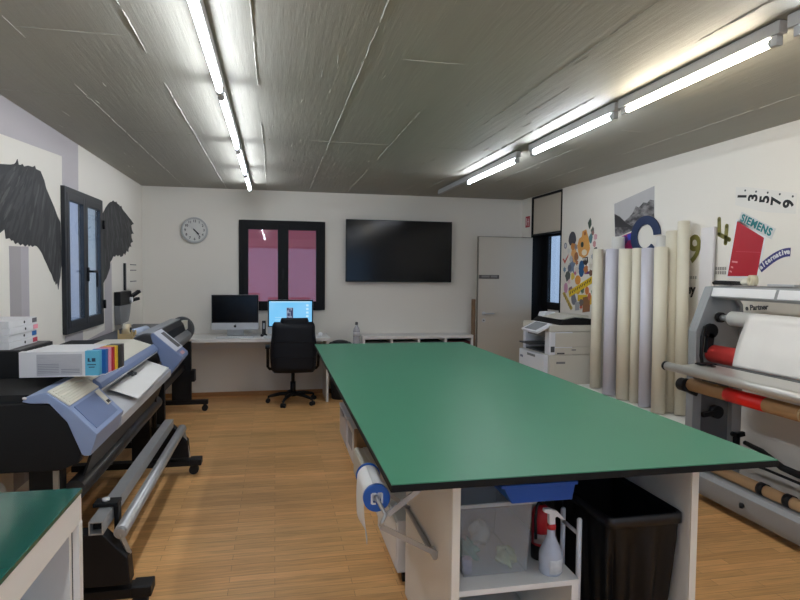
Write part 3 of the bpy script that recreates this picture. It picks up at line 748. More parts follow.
k_ = MB().ext([onslope(B_, C_, .05, .003), onslope(B_, C_, .05, .008), onslope(B_, C_, .58, .008), onslope(B_, C_, .58, .003)], 'y', 3.155, 3.215)
k_.build('control_strip', M_cream, c, bevel=.001)
MB().ext([onslope(B_, C_, .45, .008), onslope(B_, C_, .45, .010), onslope(B_, C_, .55, .010), onslope(B_, C_, .55, .008)], 'y', 3.165, 3.205).build('display', M_black, c)
MB().ball((-1.05, YA+.0, 1.046), .010, .006, .006, 8).build('indicator', M_whiteplastic, c)
# front lip below the near cover
MB().ext([(-.772, .868), (-.80, .79), (-.86, .80), (-.86, .86)], 'y', 3.262, 3.30).build('cover_lip', M_greyplastic, t)
# rail between the covers
MB().ext([(-1.24, 1.083), (-1.04, 1.083), (-.905, 1.036), (-.91, 1.02), (-1.04, 1.062), (-1.24, 1.062)], 'y', 3.27, 4.765).build('top_panel', M_cream, t, bevel=.003)
r_ = MB().ext([(-.912, 1.040), (-.90, 1.043), (-.874, 1.022), (-.862, .997), (-.876, .987), (-.905, 1.008)], 'y', 3.262, 4.765).build('rail_cover', M_blueface, t, bevel=.004)
MB().ext([(-.882, .988), (-.868, .989), (-.874, .978), (-.886, .980)], 'y', 3.28, 4.75).build('edge_trim', M_whiteplastic, r_)
MB().box(-1.0, -.92, 3.28, 4.75, .955, .985).build('carriage_rail', M_darkgrey, t)
MB().ext([(-1.0, .952), (-.90, .90), (-.80, .862), (-.775, .845), (-.775, .80), (-.80, .775), (-1.0, .80)], 'y', 3.27, 4.76).build('platen', mat('pale_grey_platen', (190, 192, 196), .4, .2, var=.05), t, bevel=.003)
bb = MB()
for k in range(9): bb.cyl((-.955, 3.4+.15*k, .936), (-.955, 3.45+.15*k, .936), .012)
bb.build('pinch_rollers', M_darkgrey, t)
# far end cover
c = MB().ext([(-.925, 1.112), (-.905, 1.128), (-.70, .945), (-.695, .92), (-.785, .80), (-.83, .815), (-.862, .945), (-.90, 1.02)], 'y', 4.77, 5.1).build('end_cover', M_blueface, t, bevel=.008)
A2, B2 = (-.905, 1.125), (-.70, .945)
MB().ext([onslope(A2, B2, 0, -.001), onslope(A2, B2, 0, .006), onslope(A2, B2, .80, .006), onslope(A2, B2, .80, -.001)], 'y', 4.775, 5.095).build('lid', mat('pale_lid', (200, 204, 214), .4), c, bevel=.003)
MB().ext([onslope(A2, B2, .12, .0055), onslope(A2, B2, .12, .0075), onslope(A2, B2, .74, .0075), onslope(A2, B2, .74, .0055)], 'y', 4.93, 5.05).build('grip_slot', M_darkgrey, c)
MB().ext([onslope(A2, B2, .88, .001), onslope(A2, B2, .88, .004), onslope(A2, B2, .98, .004), onslope(A2, B2, .98, .001)], 'y', 4.85, 4.97).build('warning_label', mat('pink_label', (196, 150, 150), .5), c)
# ink station behind
k_ = MB().box(-1.585, -1.25, 3.30, 3.74, .75, 1.188).build('ink_station', M_black, t, bevel=.003)
MB().box(-1.575, -1.26, 3.31, 3.73, 1.188, 1.192).build('top_plate', mat('worn_dark_plate', (66, 64, 64), .35, .3, var=.3, vscale=12), k_)
# stand
for y in (2.94, 4.86):
    MB().box(-1.07, -.94, y-.06, y+.02, .14, .72).build('leg', M_blacksteel, t, bevel=.004)
    f_ = MB().box(-1.5, -.60, y-.045, y+.045, .074, .12).build('foot', M_blacksteel, t, bevel=.004)
    for x in (-1.44, -.625):
        MB().cyl((x, y-.022, .036), (x, y+.022, .036), .036, n=18).box(x-.02, x+.02, y-.03, y+.03, .066, .086).build('castor', M_rubber, f_)
    MB().box(-.655, -.565, y-.05, y+.05, .076, .128).build('foot_cap', M_black, t, bevel=.006)
    MB().ext([(-.93, .40), (-.775, .395), (-.665, .275), (-.655, .145), (-.93, .145)], 'y', y-.055, y+.03).build('take_up_bracket', M_black, t, bevel=.006)
MB().cyl((-.885, 4.70, .42), (-.885, 4.70, .79), .016).build('far_post', M_blacksteel, t)
MB().cyl((-.905, 2.95, .58), (-.905, 4.86, .58), .048).build('guide_roller', mat('dark_roller', (46, 46, 48), .35), t)
MB().ext([(-.83, .775), (-.885, .615), (-.895, .612), (-.845, .778)], 'y', 3.02, 4.80).build('media_guide', mat('dark_guide_sheet', (30, 29, 29), .5), t)
MB().cyl((-1.05, 2.98, .66), (-1.05, 4.86, .66), .02).build('stretcher', M_blacksteel, t)
MB().box(-.965, -.945, 2.86, 2.94, .45, .72).build('cable_duct', mat('pale_duct', (150, 142, 132), .5), t)
sq = MB()
for (x0, x1, z0, z1) in ((-.832, -.772, .405, .41), (-.832, -.772, .46, .465), (-.832, -.827, .41, .46), (-.777, -.772, .41, .46)): sq.box(x0+.012, x1+.012, 2.85, 4.76, z0, z1)
sq.build('square_take_up_bar', M_alu, t)
MB().box(-.814, -.766, 2.90, 4.74, .411, .459).build('bar_core', M_black, t)
MB().box(-.85, -.738, 3.02, 3.10, .466, .485).box(-.758, -.738, 3.03, 3.09, .34, .466).cyl((-.80, 3.06, .485), (-.80, 3.06, .498), .018, mi=1).build('bar_clamp', [M_black, M_whiteplastic], t, bevel=.003)
MB().cyl((-.70, 2.91, .385), (-.70, 4.78, .385), .031, n=32).build('round_take_up_bar', M_alu, t)
MB().cyl((-.70, 2.895, .385), (-.70, 2.912, .385), .022).bar((-.70, 2.90, .385), (-.668, 2.935, .27), .012, .02).build('bar_holder', M_steel, t)
MB().cyl((-.70, 4.78, .385), (-.70, 4.82, .385), .02).bar((-.70, 4.82, .385), (-.655, 4.82, .15), .012, .02).build('bar_holder', M_steel, t)
# sheet lying on the platen
b = MB()
def sheet(u, v):
    y = 3.58+1.12*u; q = v
    x = -.935+.155*q; z = .934-.40*(x+.955)+.004+.01*math.sin(u*9)*max(0, .3-abs(q-.2)) if x < -.90 else .9125-.38*(x+.90)+.0045
    return (x+.02*(1-u), y, z)
b.grid(sheet, 26, 10)
tag(b.build('paper_sheet', M_paper, solid=.0008), 'white paper sheet lying on the feed plate of the blue grey printer', 'paper')
b = MB().ext([(-.925, .945), (-.885, .925), (-.88, .945), (-.90, .96)], 'y', 4.02, 4.06).cyl((-.90, 4.03, .945), (-.87, 4.05, .94), .010)
tag(b.build('media_clamp', M_darkgrey, bevel=.002), 'small dark media clamp resting on the sheet of the blue grey printer', 'clamp')

# row of ink cartons on top
GC = 'upright ink cartons on the printer'
cols = [('cyan', (92, 176, 206)), ('blue', (28, 98, 168)), ('pink', (222, 150, 172)), ('crimson', (178, 26, 52)), ('yellow', (226, 188, 44)), ('black', (38, 37, 36)), ('dark grey', (74, 70, 72))]
M_carton = mat('white_carton', (214, 214, 216), .55, var=.03)
M_cartpr = mat('grey_carton_print', (176, 177, 182), .55, var=.1, vscale=30, stretch=(1, 1, 6))
whr = ['first and nearest', 'second', 'third', 'fourth', 'fifth', 'sixth', 'last and farthest']
for i, (nm, rgb) in enumerate(cols):
    y = 3.05+.042*i; x0 = -1.165+.005*i+(.012 if i else 0); x1 = x0+.345; z0 = 1.0935 if i > 4 else 1.0935
    t = thing('ink_carton', 'white ink carton, %s end, %s of the row on the printer' % (nm, whr[i]), 'box', ((x0+x1)/2, y+.02, z0), GC)
    MB().box(x0, x1, y, y+.040, z0, z0+.120).build('carton', M_carton, t, bevel=.0015)
    m = mat('label_'+nm.replace(' ', '_'), rgb, .5, var=.05)
    lb = MB().box(x1-.062, x1+.001, y-.001, y+.041, z0+.004, z0+.1215).build('colour_end', m, t, bevel=.001)
    if i == 0:
        MB().box(x0+.075, x1-.075, y-.0012, y, z0+.008, z0+.108).build('print_panel', M_cartpr, t)
        bb = MB()
        for k in range(6): bb.box(x0+.08, x0+.17, y-.0018, y-.0010, z0+.02+.008*k, z0+.0225+.008*k)
        for k in range(3): bb.box(x0+.18, x1-.085, y-.0018, y-.0010, z0+.018+.008*k, z0+.0215+.008*k)
        bb.build('print_lines', mat('carton_ink', (132, 133, 140), .5), t)
        dk = mat('label_ink', (26, 58, 84), .5)
        bb = MB().box(x1-.050, x1-.042, y-.002, y-.001, z0+.07, z0+.087).box(x1-.042, x1-.036, y-.002, y-.001, z0+.07, z0+.074).box(x1-.032, x1-.016, y-.002, y-.001, z0+.07, z0+.087).box(x1-.052, x1-.014, y-.002, y-.001, z0+.054, z0+.058).box(x1-.046, x1-.02, y-.002, y-.001, z0+.042, z0+.046)
        bb.build('label_print', dk, lb)
# stack of flat cartons on the ink station
GS = 'flat ink cartons on the ink station'
sc = [('crimson', (190, 50, 74)), ('blue', (40, 104, 176)), ('pink', (226, 140, 156)), ('grey', (84, 80, 86))]
for i, (nm, rgb) in enumerate(sc):
    z0 = 1.193+.036*i; dx = [0, -.004, .003, -.002][i]
    t = thing('ink_carton', 'flat ink carton with a %s end, %s of the stack by the wall' % (nm, ['lowest', 'second from below', 'third from below', 'topmost'][i]), 'box', (-1.42, 3.49, z0), GS)
    MB().box(-1.55+dx, -1.305+dx, 3.31, 3.665, z0, z0+.035).build('carton', M_carton, t, bevel=.002)
    MB().box(-1.38+dx, -1.304+dx, 3.605, 3.667, z0+.006, z0+.030).build('colour_end', mat('stack_'+nm, rgb, .5), t)
    MB().cyl((-1.306+dx, 3.50, z0+.018), (-1.303+dx, 3.50, z0+.018), .007).build('punch_hole', M_black, t)
# roll of material on the floor behind the side table
t = thing('material_roll', 'cream material roll leaning in the shadow below the blue grey printer', 'roll', (-1.3, 3.0, 0))
MB().pipe((-1.50, 2.35, .52), (-1.20, 2.9, .62), .05, .038).build('roll', M_cream, t)
MB().box(-1.42, -1.38, 2.38, 2.46, 0, .475).box(-1.28, -1.24, 2.76, 2.84, 0, .555).build('trestle', M_blacksteel, t)

# ================================================================ FAR DARK PLOTTER
t = thing('plotter', 'dark grey plotter with rounded end caps by the back left corner', 'printer', (-1.2, 6.3, 0))
MB().ext([(-1.55, 1.0), (-1.16, 1.0), (-1.15, .96), (-1.15, .86), (-1.55, .86)], 'y', 5.18, 7.10).build('rear_cover', mat('slate_top', (62, 64, 70), .4), t, bevel=.004)
bodyp = [(-1.145, .86), (-1.145, 1.04), (-1.11, 1.065), (-1.03, 1.05), (-1.0, 1.02), (-.98, .95), (-.92, .90), (-.92, .85), (-.96, .80), (-1.15, .80)]
MB().ext(bodyp, 'y', 5.22, 7.02).build('body', M_greyplastic, t, bevel=.01)
MB().box(-1.135, -1.04, 5.24, 7.0, 1.056, 1.064).build('top_lid', mat('mid_grey_lid', (150, 153, 158), .35), t)
MB().ext([(-1.028, 1.052), (-.998, 1.018), (-.976, .945), (-.965, .945), (-.985, 1.02), (-1.02, 1.06)], 'y', 5.3, 6.9).build('front_window', M_black, t)
for y0, y1 in ((5.16, 5.26), (7.0, 7.12)):
    cp = []
    for k in range(28):
        a = 2*PI*k/28; cp.append((-1.035+math.cos(a)*.135*(1.0), .935+math.sin(a)*.145))
    MB().ext(cp, 'y', y0, y1, smooth=True).build('end_cap', M_darkgrey, t, bevel=.012)
MB().box(-1.01, -.955, 6.86, 6.98, .95, 1.05).build('control_box', M_cream, t, bevel=.006)
for y in (5.4, 7.06):
    MB().box(-1.14, -.93, y-.03, y+.03, .13, .80).build('leg', M_blacksteel, t, bevel=.006)
    f_ = MB().box(-1.45, -.75, y-.03, y+.03, .08, .13).build('foot', M_blacksteel, t, bevel=.004)
    for x in (-1.40, -.785): MB().cyl((x, y-.02, .034), (x, y+.02, .034), .034, n=18).box(x-.016, x+.016, y-.026, y+.026, .06, .081).build('castor', M_rubber, f_)
MB().box(-.93, -.885, 6.98, 7.10, .35, .48).build('foot_pedal', M_black, t, bevel=.006)
MB().box(-1.10, -1.0, 5.42, 7.04, .48, .54).build('stretcher', M_blacksteel, t)
# tape dispenser and small roll on it
t = thing('tape_dispenser', 'pale wooden tape dispenser with a tape roll on the dark plotter cover', 'tape dispenser', (-1.225, 5.38, 1.0))
sidep = [(5.30, 1.001), (5.46, 1.001), (5.46, 1.085), (5.44, 1.09), (5.43, 1.04), (5.33, 1.04), (5.32, 1.10), (5.30, 1.10)]
b = MB().ext(sidep, 'x', -1.282, -1.272).ext(sidep, 'x', -1.178, -1.168)
b.box(-1.272, -1.178, 5.30, 5.308, 1.001, 1.07).box(-1.272, -1.178, 5.452, 5.46, 1.001, 1.07).box(-1.272, -1.178, 5.308, 5.452, 1.001, 1.008)
b.build('wooden_body', M_cork, t, bevel=.002)
MB().pipe((-1.25, 5.38, 1.095), (-1.20, 5.38, 1.095), .052, .022).build('tape_roll', mat('tan_tape', (216, 196, 158), .4), t)
MB().cyl((-1.258, 5.38, 1.095), (-1.192, 5.38, 1.095), .021).build('spool', M_black, t)
b = MB().pipe((-1.235, 5.62, 1.039), (-1.20, 6.0, 1.039), .038, .03)
tag(b.build('film_roll', mat('pale_blue_film', (190, 204, 226), .3)), 'small pale blue film roll lying on the dark plotter cover', 'roll')

# rack and cabinet on the left wall by the corner
t = thing('wall_rack', 'black and grey tool rack on the left wall beyond the window', 'rack', (XL+.06, 6.75, 1.05))
MB().box(XL+.003, XL+.065, 6.50, 6.98, 1.235, 1.375).build('rack_box', M_black, t, bevel=.006)
MB().ext([(6.50, 1.234), (6.98, 1.234), (6.93, 1.12), (6.86, 1.05), (6.52, 1.04)], 'x', XL+.003, XL+.06).build('lower_bag', M_greyplastic, t, bevel=.006)
MB().bar((XL+.066, 6.95, 1.31), (XL+.135, 7.02, 1.37), .05, .03).bar((XL+.066, 6.95, 1.27), (XL+.125, 7.02, 1.29), .05, .03).build('tool_handles', M_blacksteel, t)
MB().cyl((XL+.066, 6.9, 1.28), (XL+.092, 6.9, 1.28), .03).build('white_spool', M_whiteplastic, t)
t = thing('wall_cabinet', 'narrow white wall cabinet with a black edge and three slots by the corner', 'cabinet', (XL+.03, 7.2, 1.38))
MB().box(XL+.003, XL+.022, 6.935, 7.42, 1.385, 1.67).build('cabinet_body', M_wall, t, bevel=.003)
MB().box(XL+.003, XL+.024, 6.90, 6.934, 1.38, 1.675).build('dark_edge', M_frame, t)
bb = MB()
for z in (1.662, 1.60, 1.475): bb.box(XL+.022, XL+.027, 7.12, 7.40, z-.005, z+.004)
bb.build('slots', M_darkgrey, t)
# ================================================================ BACK WALL
t = thing('desk', 'long white wall desk under the black framed window', 'desk', (-.45, 7.56, 0))
MB().box(XL+.005, .66, 7.27, YB-.004, .757, .80).build('desk_top', M_white, t, bevel=.002)
MB().box(.617, .645, 7.30, YB-.014, 0, .756).build('side_panel', M_white, t, bevel=.002)
MB().box(-1.50, .617, YB-.05, YB-.03, .62, .756).build('rear_rail', M_white, t)

def all_in_one(cx, y, w, label, screen_mat, extra=None):
    t = thing('desktop_computer', label, 'computer', (cx, y, .80))
    zb, zt = (.885, 1.313) if cx < 0 else (.83, 1.252)
    MB().box(cx-w/2, cx+w/2, y-.012, y+.014, zb, zt).ball((cx, y+.024, (zb+zt)/2), w*.46, .03, (zt-zb)*.44, 12).build('housing', M_alu, t, bevel=.005)
    s = MB().box(cx-w/2+.002, cx+w/2-.002, y-.0145, y-.0125, zb+.085, zt-.002).build('bezel', M_frameblack, t)
    MB().box(cx-w/2+.016, cx+w/2-.016, y-.016, y-.0148, zb+.097, zt-.018).build('screen', screen_mat, s)
    MB().box(cx-w/2+.002, cx+w/2-.002, y-.0145, y-.0125, zb+.002, zb+.083).build('chin', mat('silver_chin', (196, 198, 199), .35, .3), t)
    # dark fruit emblem on the chin
    zc = zb+.043
    e = MB()
    pts = []
    for k in range(26):
        a = 2*PI*k/26; r = .0165*(1+.08*math.cos(2*a))
        if math.cos(a) > .82: r *= .72
        if abs(math.cos(a)) < .28 and math.sin(a) > 0: r *= .90
        pts.append((cx+math.cos(a)*r, zc+math.sin(a)*r))
    e.ext(pts, 'y', y-.0158, y-.0146)
    e.ext([(cx+.001, zc+.018), (cx+.010, zc+.028), (cx+.011, zc+.021), (cx+.005, zc+.017)], 'y', y-.0158, y-.0146)
    e.build('emblem', M_black, t)
    MB().ext([(y+.015, zb+.10), (y+.03, zb+.10), (y+.085, .808), (y+.06, .808)], 'x', cx-.10, cx+.10).box(cx-.10, cx+.10, y-.075, y+.09, .801, .808).build('stand', M_alu, t, bevel=.002)
    return t
def screen_material():
    m = bpy.data.materials.new('lit_desktop_screen'); m.use_nodes = True
    nt = m.node_tree; nt.nodes.clear()
    e = nt.nodes.new('ShaderNodeEmission'); o = nt.nodes.new('ShaderNodeOutputMaterial'); e.inputs['Strength'].default_value = .54
    tc = nt.nodes.new('ShaderNodeTexCoord'); nz = nt.nodes.new('ShaderNodeTexNoise'); nz.inputs['Scale'].default_value = 3.5
    mx = nt.nodes.new('ShaderNodeMix'); mx.data_type = 'RGBA'
    mx.inputs['A'].default_value = lin((96, 190, 240)); mx.inputs['B'].default_value = lin((150, 208, 250))
    nt.links.new(tc.outputs['Object'], nz.inputs['Vector']); nt.links.new(nz.outputs['Fac'], mx.inputs['Factor'])
    nt.links.new(mx.outputs['Result'], e.inputs['Color']); nt.links.new(e.outputs[0], o.inputs['Surface'])
    return m
M_offscreen = mat('switched_off_screen', (7, 8, 11), .15, spec=.22)
all_in_one(-.477, 7.52, .556, 'silver desktop computer with a switched off black screen on the left of the desk', M_offscreen)
t = all_in_one(.19, 7.52, .556, 'desktop computer with a lit sky blue screen behind the office chair', screen_material())
sc_ = MB()
sc_.box(.140, .222, 7.5025, 7.5038, .99, 1.155)
p_ = sc_.build('open_picture', emit('screen_picture', (138, 150, 172), .5), t)
bb = MB()
for k, (x0, x1, z0, z1) in enumerate(((.146, .166, 1.12, 1.15), (.172, .188, 1.10, 1.14), (.15, .18, 1.05, 1.085), (.19, .21, 1.05, 1.12), (.145, .165, 1.0, 1.035), (.178, .20, 1.0, 1.03), (.205, .218, .995, 1.15))):
    bb.box(x0, x1, 7.5015, 7.5025, z0, z1)
bb.build('picture_marks', emit('screen_dark', (66, 70, 100), .5), t)
bb = MB().box(-.05, .43, 7.503, 7.5038, 1.222, 1.232)
for k in range(4): bb.box(.38, .41, 7.503, 7.5038, 1.17-.045*k, 1.195-.045*k)
bb.box(0, .10, 7.503, 7.5038, 1.0, 1.005).box(0, .10, 7.503, 7.5038, 1.03, 1.034)
bb.build('menu_bar', emit('screen_light', (190, 232, 252), .54), t)
M_key = mat('white_keys', (236, 236, 236), .4)
t = thing('keyboard', 'slim white keyboard before the switched off computer', 'keyboard', (-.47, 7.38, .801))
MB().box(-.69, -.25, 7.32, 7.44, .801, .809).build('keyboard_base', M_alu, t, bevel=.002)
bb = MB()
for r in range(5):
    for c in range(15): bb.box(-.68+.0285*c, -.656+.0285*c, 7.327+.022*r, 7.346+.022*r, .809, .813)
bb.build('keys', M_key, t)
t = thing('cordless_phone', 'black cordless phone upright in its cradle between the two computers', 'phone', (-.135, 7.5, .801))
MB().box(-.175, -.095, 7.45, 7.53, .801, .83).build('cradle', M_black, t, bevel=.01)
h = MB().obox((-.135, 7.495, .91), (.024, 0, 0), (0, .011, 0), (0, .012, .085)).build('handset', M_black, t, bevel=.008)
MB().obox((-.135, 7.4825, .93), (.013, 0, 0), (0, .001, 0), (0, .003, .035)).build('display', mat('phone_display', (150, 152, 156), .3), h)
b = MB().ball((-.115, 7.37, .807), .03, .05, .018, 10)
for v in b.v: v.z = max(v.z, .801)
tag(b.build('computer_mouse', M_key), 'white computer mouse on the desk below the black phone', 'mouse')
b = MB().ball((.555, 7.45, .825), .03, .03, .026, 10)
for v in b.v: v.z = max(v.z, .801)
tag(b.build('desk_puck', M_key), 'small round white object on the desk right of the office chair', 'desk object')

# office chair, back turned to the camera
t = thing('office_chair', 'black padded office chair with its back to the room at the desk', 'chair', (.2, 7.33, 0))
M_leather = mat('black_leather', (15, 17, 24), .5, spec=.3, var=.08, bump=.12, bscale=120)
def cushion(fn_x, y0, y1, z0, z1, name, xc, hw, curve=.0):
    b = MB(); NU, NV = 18, 20
    def S(side):
        def f(u, v):
            x = (u-.5)*2; z = z0+(z1-z0)*v
            # rounded-rectangle edge fall-off
            e = max(abs(x), 0); fx = (1-max(0, (abs(x)-.8)/.2)**2) if abs(x) > .8 else 1
            vv = abs(v-.5)*2; fz = (1-max(0, (vv-.82)/.18)**2) if vv > .82 else 1
            th = (y1-y0)/2*max(.02, math.sqrt(max(0, fx*fz)))
            yc = (y0+y1)/2+curve*(x*x)-.03*math.sin(v*PI)*0
            w = hw*fn_x(v)
            return (xc+x*w, yc+side*th, z)
        return f
    b.grid(S(-1), NU, NV); b.grid(S(1), NU, NV)
    return b
def wf(v):
    w = .92+.08*math.sin(PI*min(1, v*1.3))
    if v > .9: w -= .10*((v-.9)/.1)**2
    if v < .08: w -= .10*((.08-v)/.08)**2
    return w
cushion(wf, 7.0, 7.11, .41, 1.012, 'b', .215, .272, .03).build('backrest', M_leather, t)
cushion(lambda v: 1-.1*max(0, (v-.7)/.3)**2, 7.02, 7.10, .90, 1.06, 'h', .225, .165, .02).build('headrest', M_leather, t)
for z in (.60, .78):
    b = MB().tube([(.215-.255, 7.012, z), (.215, 6.999, z), (.215+.255, 7.012, z)], .004)
    b.build('seam', M_leather, t)
b = MB()
b.grid(lambda u, v: (.215+(u-.5)*.5, 7.09+.46*v, .50-.02*(2*u-1)**4-.015*(2*v-1)**6), 14, 14)
b.grid(lambda u, v: (.215+(u-.5)*.5, 7.09+.46*v, .42+.02*(2*u-1)**4), 14, 14)
for uu in (0, 1): b.grid(lambda u, v: (.215+(uu-.5)*.5, 7.09+.46*v, .44+.04*u), 2, 14)
for vv in (0, 1): b.grid(lambda u, v: (.215+(v-.5)*.5, 7.09+.46*vv, .44+.045*u), 2, 14)
b.build('seat', M_leather, t)
for s in (-1, 1):
    x = .215+s*.30
    MB().tube([(.215+s*.20, 7.28, .43), (x-s*.02, 7.28, .43), (x, 7.27, .46), (x, 7.22, .58), (x, 7.12, .70), (x, 7.08, .715)], .017).box(x-.026, x+.026, 7.06, 7.235, .70, .732).build('armrest', M_black, t, bevel=.008)
MB().box(.12, .31, 7.2, 7.45, .385, .42).bar((.30, 7.3, .40), (.46, 7.28, .385), .012, .012).build('tilt_mechanism', M_blacksteel, t, bevel=.004)
MB().cyl((.215, 7.33, .11), (.215, 7.33, .26), .032).cyl((.215, 7.33, .26), (.215, 7.33, .39), .022).build('gas_column', M_black, t)
hub = MB().cyl((.215, 7.33, .085), (.215, 7.33, .135), .05).build('hub', M_black, t)
for k in range(5):
    a = -PI/2-.42+2*PI*k/5
    d = Vector((math.cos(a), math.sin(a), 0)); c0 = Vector((.215, 7.33, 0))
    MB().tube([c0+d*.03+Vector((0, 0, .115)), c0+d*.16+Vector((0, 0, .11)), c0+d*.27+Vector((0, 0, .085)), c0+d*.30+Vector((0, 0, .07))], [.026, .022, .017, .015]).build('base_arm', M_black, t)
    e = d.cross(Vector((0, 0, 1))); w = c0+d*.30
    MB().cyl(w-e*.026+Vector((0, 0, .027)), w-e*.006+Vector((0, 0, .027)), .027, n=16).cyl(w+e*.006+Vector((0, 0, .027)), w+e*.026+Vector((0, 0, .027)), .027, n=16).cyl(w+Vector((0, 0, .02)), w+Vector((0, 0, .066)), .008).build('castor', M_rubber, t)

# television
t = thing('television', 'large black flat screen television mounted on the back wall', 'television', (1.625, YB-.06, 1.475))
MB().box(.905, 2.345, 7.765, 7.805, 1.478, 2.295).build('housing', M_black, t, bevel=.004)
MB().box(.915, 2.335, 7.762, 7.765, 1.492, 2.285).build('screen', mat('dark_tv_screen', (6, 8, 11), .14, spec=.25), t)
MB().box(1.35, 1.9, 7.806, YB-.001, 1.7, 2.1).build('wall_mount', M_blacksteel, t)

# wall clock
t = thing('wall_clock', 'round grey rimmed wall clock on the back wall left of the window', 'clock', (-.985, YB-.03, 1.95))
cx, cz = -.985, 2.108; yc = YB-.042
MB().pipe((cx, YB-.001, cz), (cx, yc, cz), .160, .138, n=48).build('rim', M_steel, t, bevel=.003)
MB().cyl((cx, YB-.002, cz), (cx, yc+.012, cz), .139, n=48).build('dial', mat('clock_dial', (214, 213, 208), .5), t)
for h in range(12):
    a = PI/2-2*PI*h/12 if h else PI/2
    lettering('numeral', str(h or 12), .042, M_darkgrey, (1, 0, 0), (0, 0, 1), (cx+math.cos(a)*.112, yc+.0115, cz+math.sin(a)*.112), t, bold=.0012, depth=.0008)
def hand(ang, l, w, off, name):
    a = PI/2-ang; d = Vector((math.cos(a), 0, math.sin(a))); c = Vector((cx, yc+off, cz))
    MB().bar(c-d*.022, c+d*l, .0015, w, up=Vector((-d.z, 0, d.x))).build(name, M_black, t)
hand(2*PI*(4.4/12), .075, .011, .006, 'hour_hand'); hand(2*PI*(23.5/60), .112, .007, .003, 'minute_hand')
MB().cyl((cx, yc+.011, cz), (cx, yc+.001, cz), .009, n=16).build('centre_pin', M_black, t)

# low white shelf with four cubbies, stand with bottle, waste basket, brown board behind the door
t = thing('cubby_shelf', 'low white four cubby shelf under the television', 'shelf', (1.85, 7.67, 0))
x0, x1, y0 = 1.10, 2.585, 7.515
MB().box(x0, x1, y0, YB-.014, .745, .785).build('top_board', M_white, t, bevel=.002)
for k in range(5):
    xx = x0+(x1-x0-.03)*k/4
    MB().box(xx, xx+.03, y0, YB-.014, .04, .7445).build('upright', M_white, t, bevel=.002)
MB().box(x0, x1, y0, YB-.014, 0, .04).build('bottom_board', M_white, t)
MB().box(x0+.03, x1-.03, y0, YB-.014, .38, .40).build('middle_board', M_white, t)
MB().box(x0, x1, YB-.013, YB-.001, .04, .785).build('back_board', M_white, t)
for k, (nm, rgb) in enumerate((('grey', (104, 104, 104)), ('light grey', (150, 150, 146)), ('dark slate', (52, 56, 64)), ('dark red', (70, 26, 34)))):
    xx = x0+(x1-x0-.03)*k/4+.034
    t = thing('fabric_drawer', '%s fabric box in the %s cubby of the low shelf under the television' % (nm, ['first', 'second', 'third', 'fourth'][k]), 'box', (xx+.16, 7.67, .401))
    m = mat('fabric_'+nm.replace(' ', '_'), rgb, .8, var=.08, vscale=40)
    MB().box(xx, xx+.328, y0+.03, YB-.02, .401, .70).build('box_body', m, t, bevel=.006)
    MB().box(xx+.12, xx+.21, y0+.024, y0+.03, .60, .63).build('pull_tab', M_black, t)
t = thing('side_cabinet', 'small white cabinet between the black basket and the low shelf', 'cabinet', (1.02, 7.66, 0))
MB().box(.945, 1.095, 7.5, YB-.014, 0, .678).build('carcass', M_white, t, bevel=.002)
MB().box(.95, 1.09, 7.488, 7.4995, .01, .67).build('front_panel', M_white, t, bevel=.002)
spb = mat('clear_grey_bottle', (170, 172, 180), .2)
t = thing('water_bottle', 'translucent plastic bottle with a dark cap on the small white cabinet', 'bottle', (1.03, 7.6, .679))
MB().lathe([(0, 0), (.04, 0), (.044, .01), (.044, .07), (.041, .085), (.044, .10), (.044, .16), (.036, .20), (.017, .235), (.0165, .25), (0, .25)], (1.03, 7.6, .679)).build('bottle_body', milky('clear_bottle', (190, 190, 198), .6, .15), t)
MB().lathe([(0, .246), (.019, .246), (.019, .275), (.012, .283), (0, .283)], (1.03, 7.6, .679)).build('cap', M_darkgrey, t)
MB().lathe([(.0446, .105), (.0446, .155)], (1.03, 7.6, .679)).build('wrap_label', mat('pale_label', (200, 200, 206), .5), t, solid=.0005)
t = thing('waste_basket', 'tall round black waste basket beside the desk end', 'bin', (.81, 7.5, 0))
MB().lathe([(0, 0), (.105, 0), (.11, .01), (.132, .68), (.125, .68), (.104, .02), (0, .02)], (.81, 7.5, 0)).build('basket', M_bin, t)
MB().lathe([(.126, .675), (.140, .68), (.143, .70), (.13, .715), (.122, .705), (.124, .68)], (.81, 7.5, 0)).build('rim', mat('dark_grey_rim', (58, 62, 64), .5), t)
MB().lathe([(.118, .70), (.09, .73), (.04, .742), (0, .744)], (.81, 7.5, 0)).build('lid', M_bin, t, solid=.003)
b = MB().box(2.589, 2.609, 7.515, 7.63, .001, 1.26)
tag(b.build('wooden_board', mat('brown_board', (132, 104, 78), .7, var=.1, stretch=(1, 1, .2), vscale=9), bevel=.002), 'narrow brown board standing behind the open white door', 'board')

# red fire sign near the door
t = thing('fire_sign', 'small red fire sign high on the right wall beside the door panel', 'sign', (XR-.002, 7.655, 2.24))
MB().box(XR-.004, XR-.001, 7.585, 7.72, 2.242, 2.392).build('plate', M_red, t)
bb = MB()
M_signw = mat('sign_white', (222, 190, 190), .5)
bb.box(XR-.005, XR-.004, 7.675, 7.70, 2.27, 2.37).box(XR-.005, XR-.004, 7.605, 7.655, 2.31, 2.325).box(XR-.005, XR-.004, 7.62, 7.64, 2.26, 2.36)
bb.build('pictogram', M_signw, t)

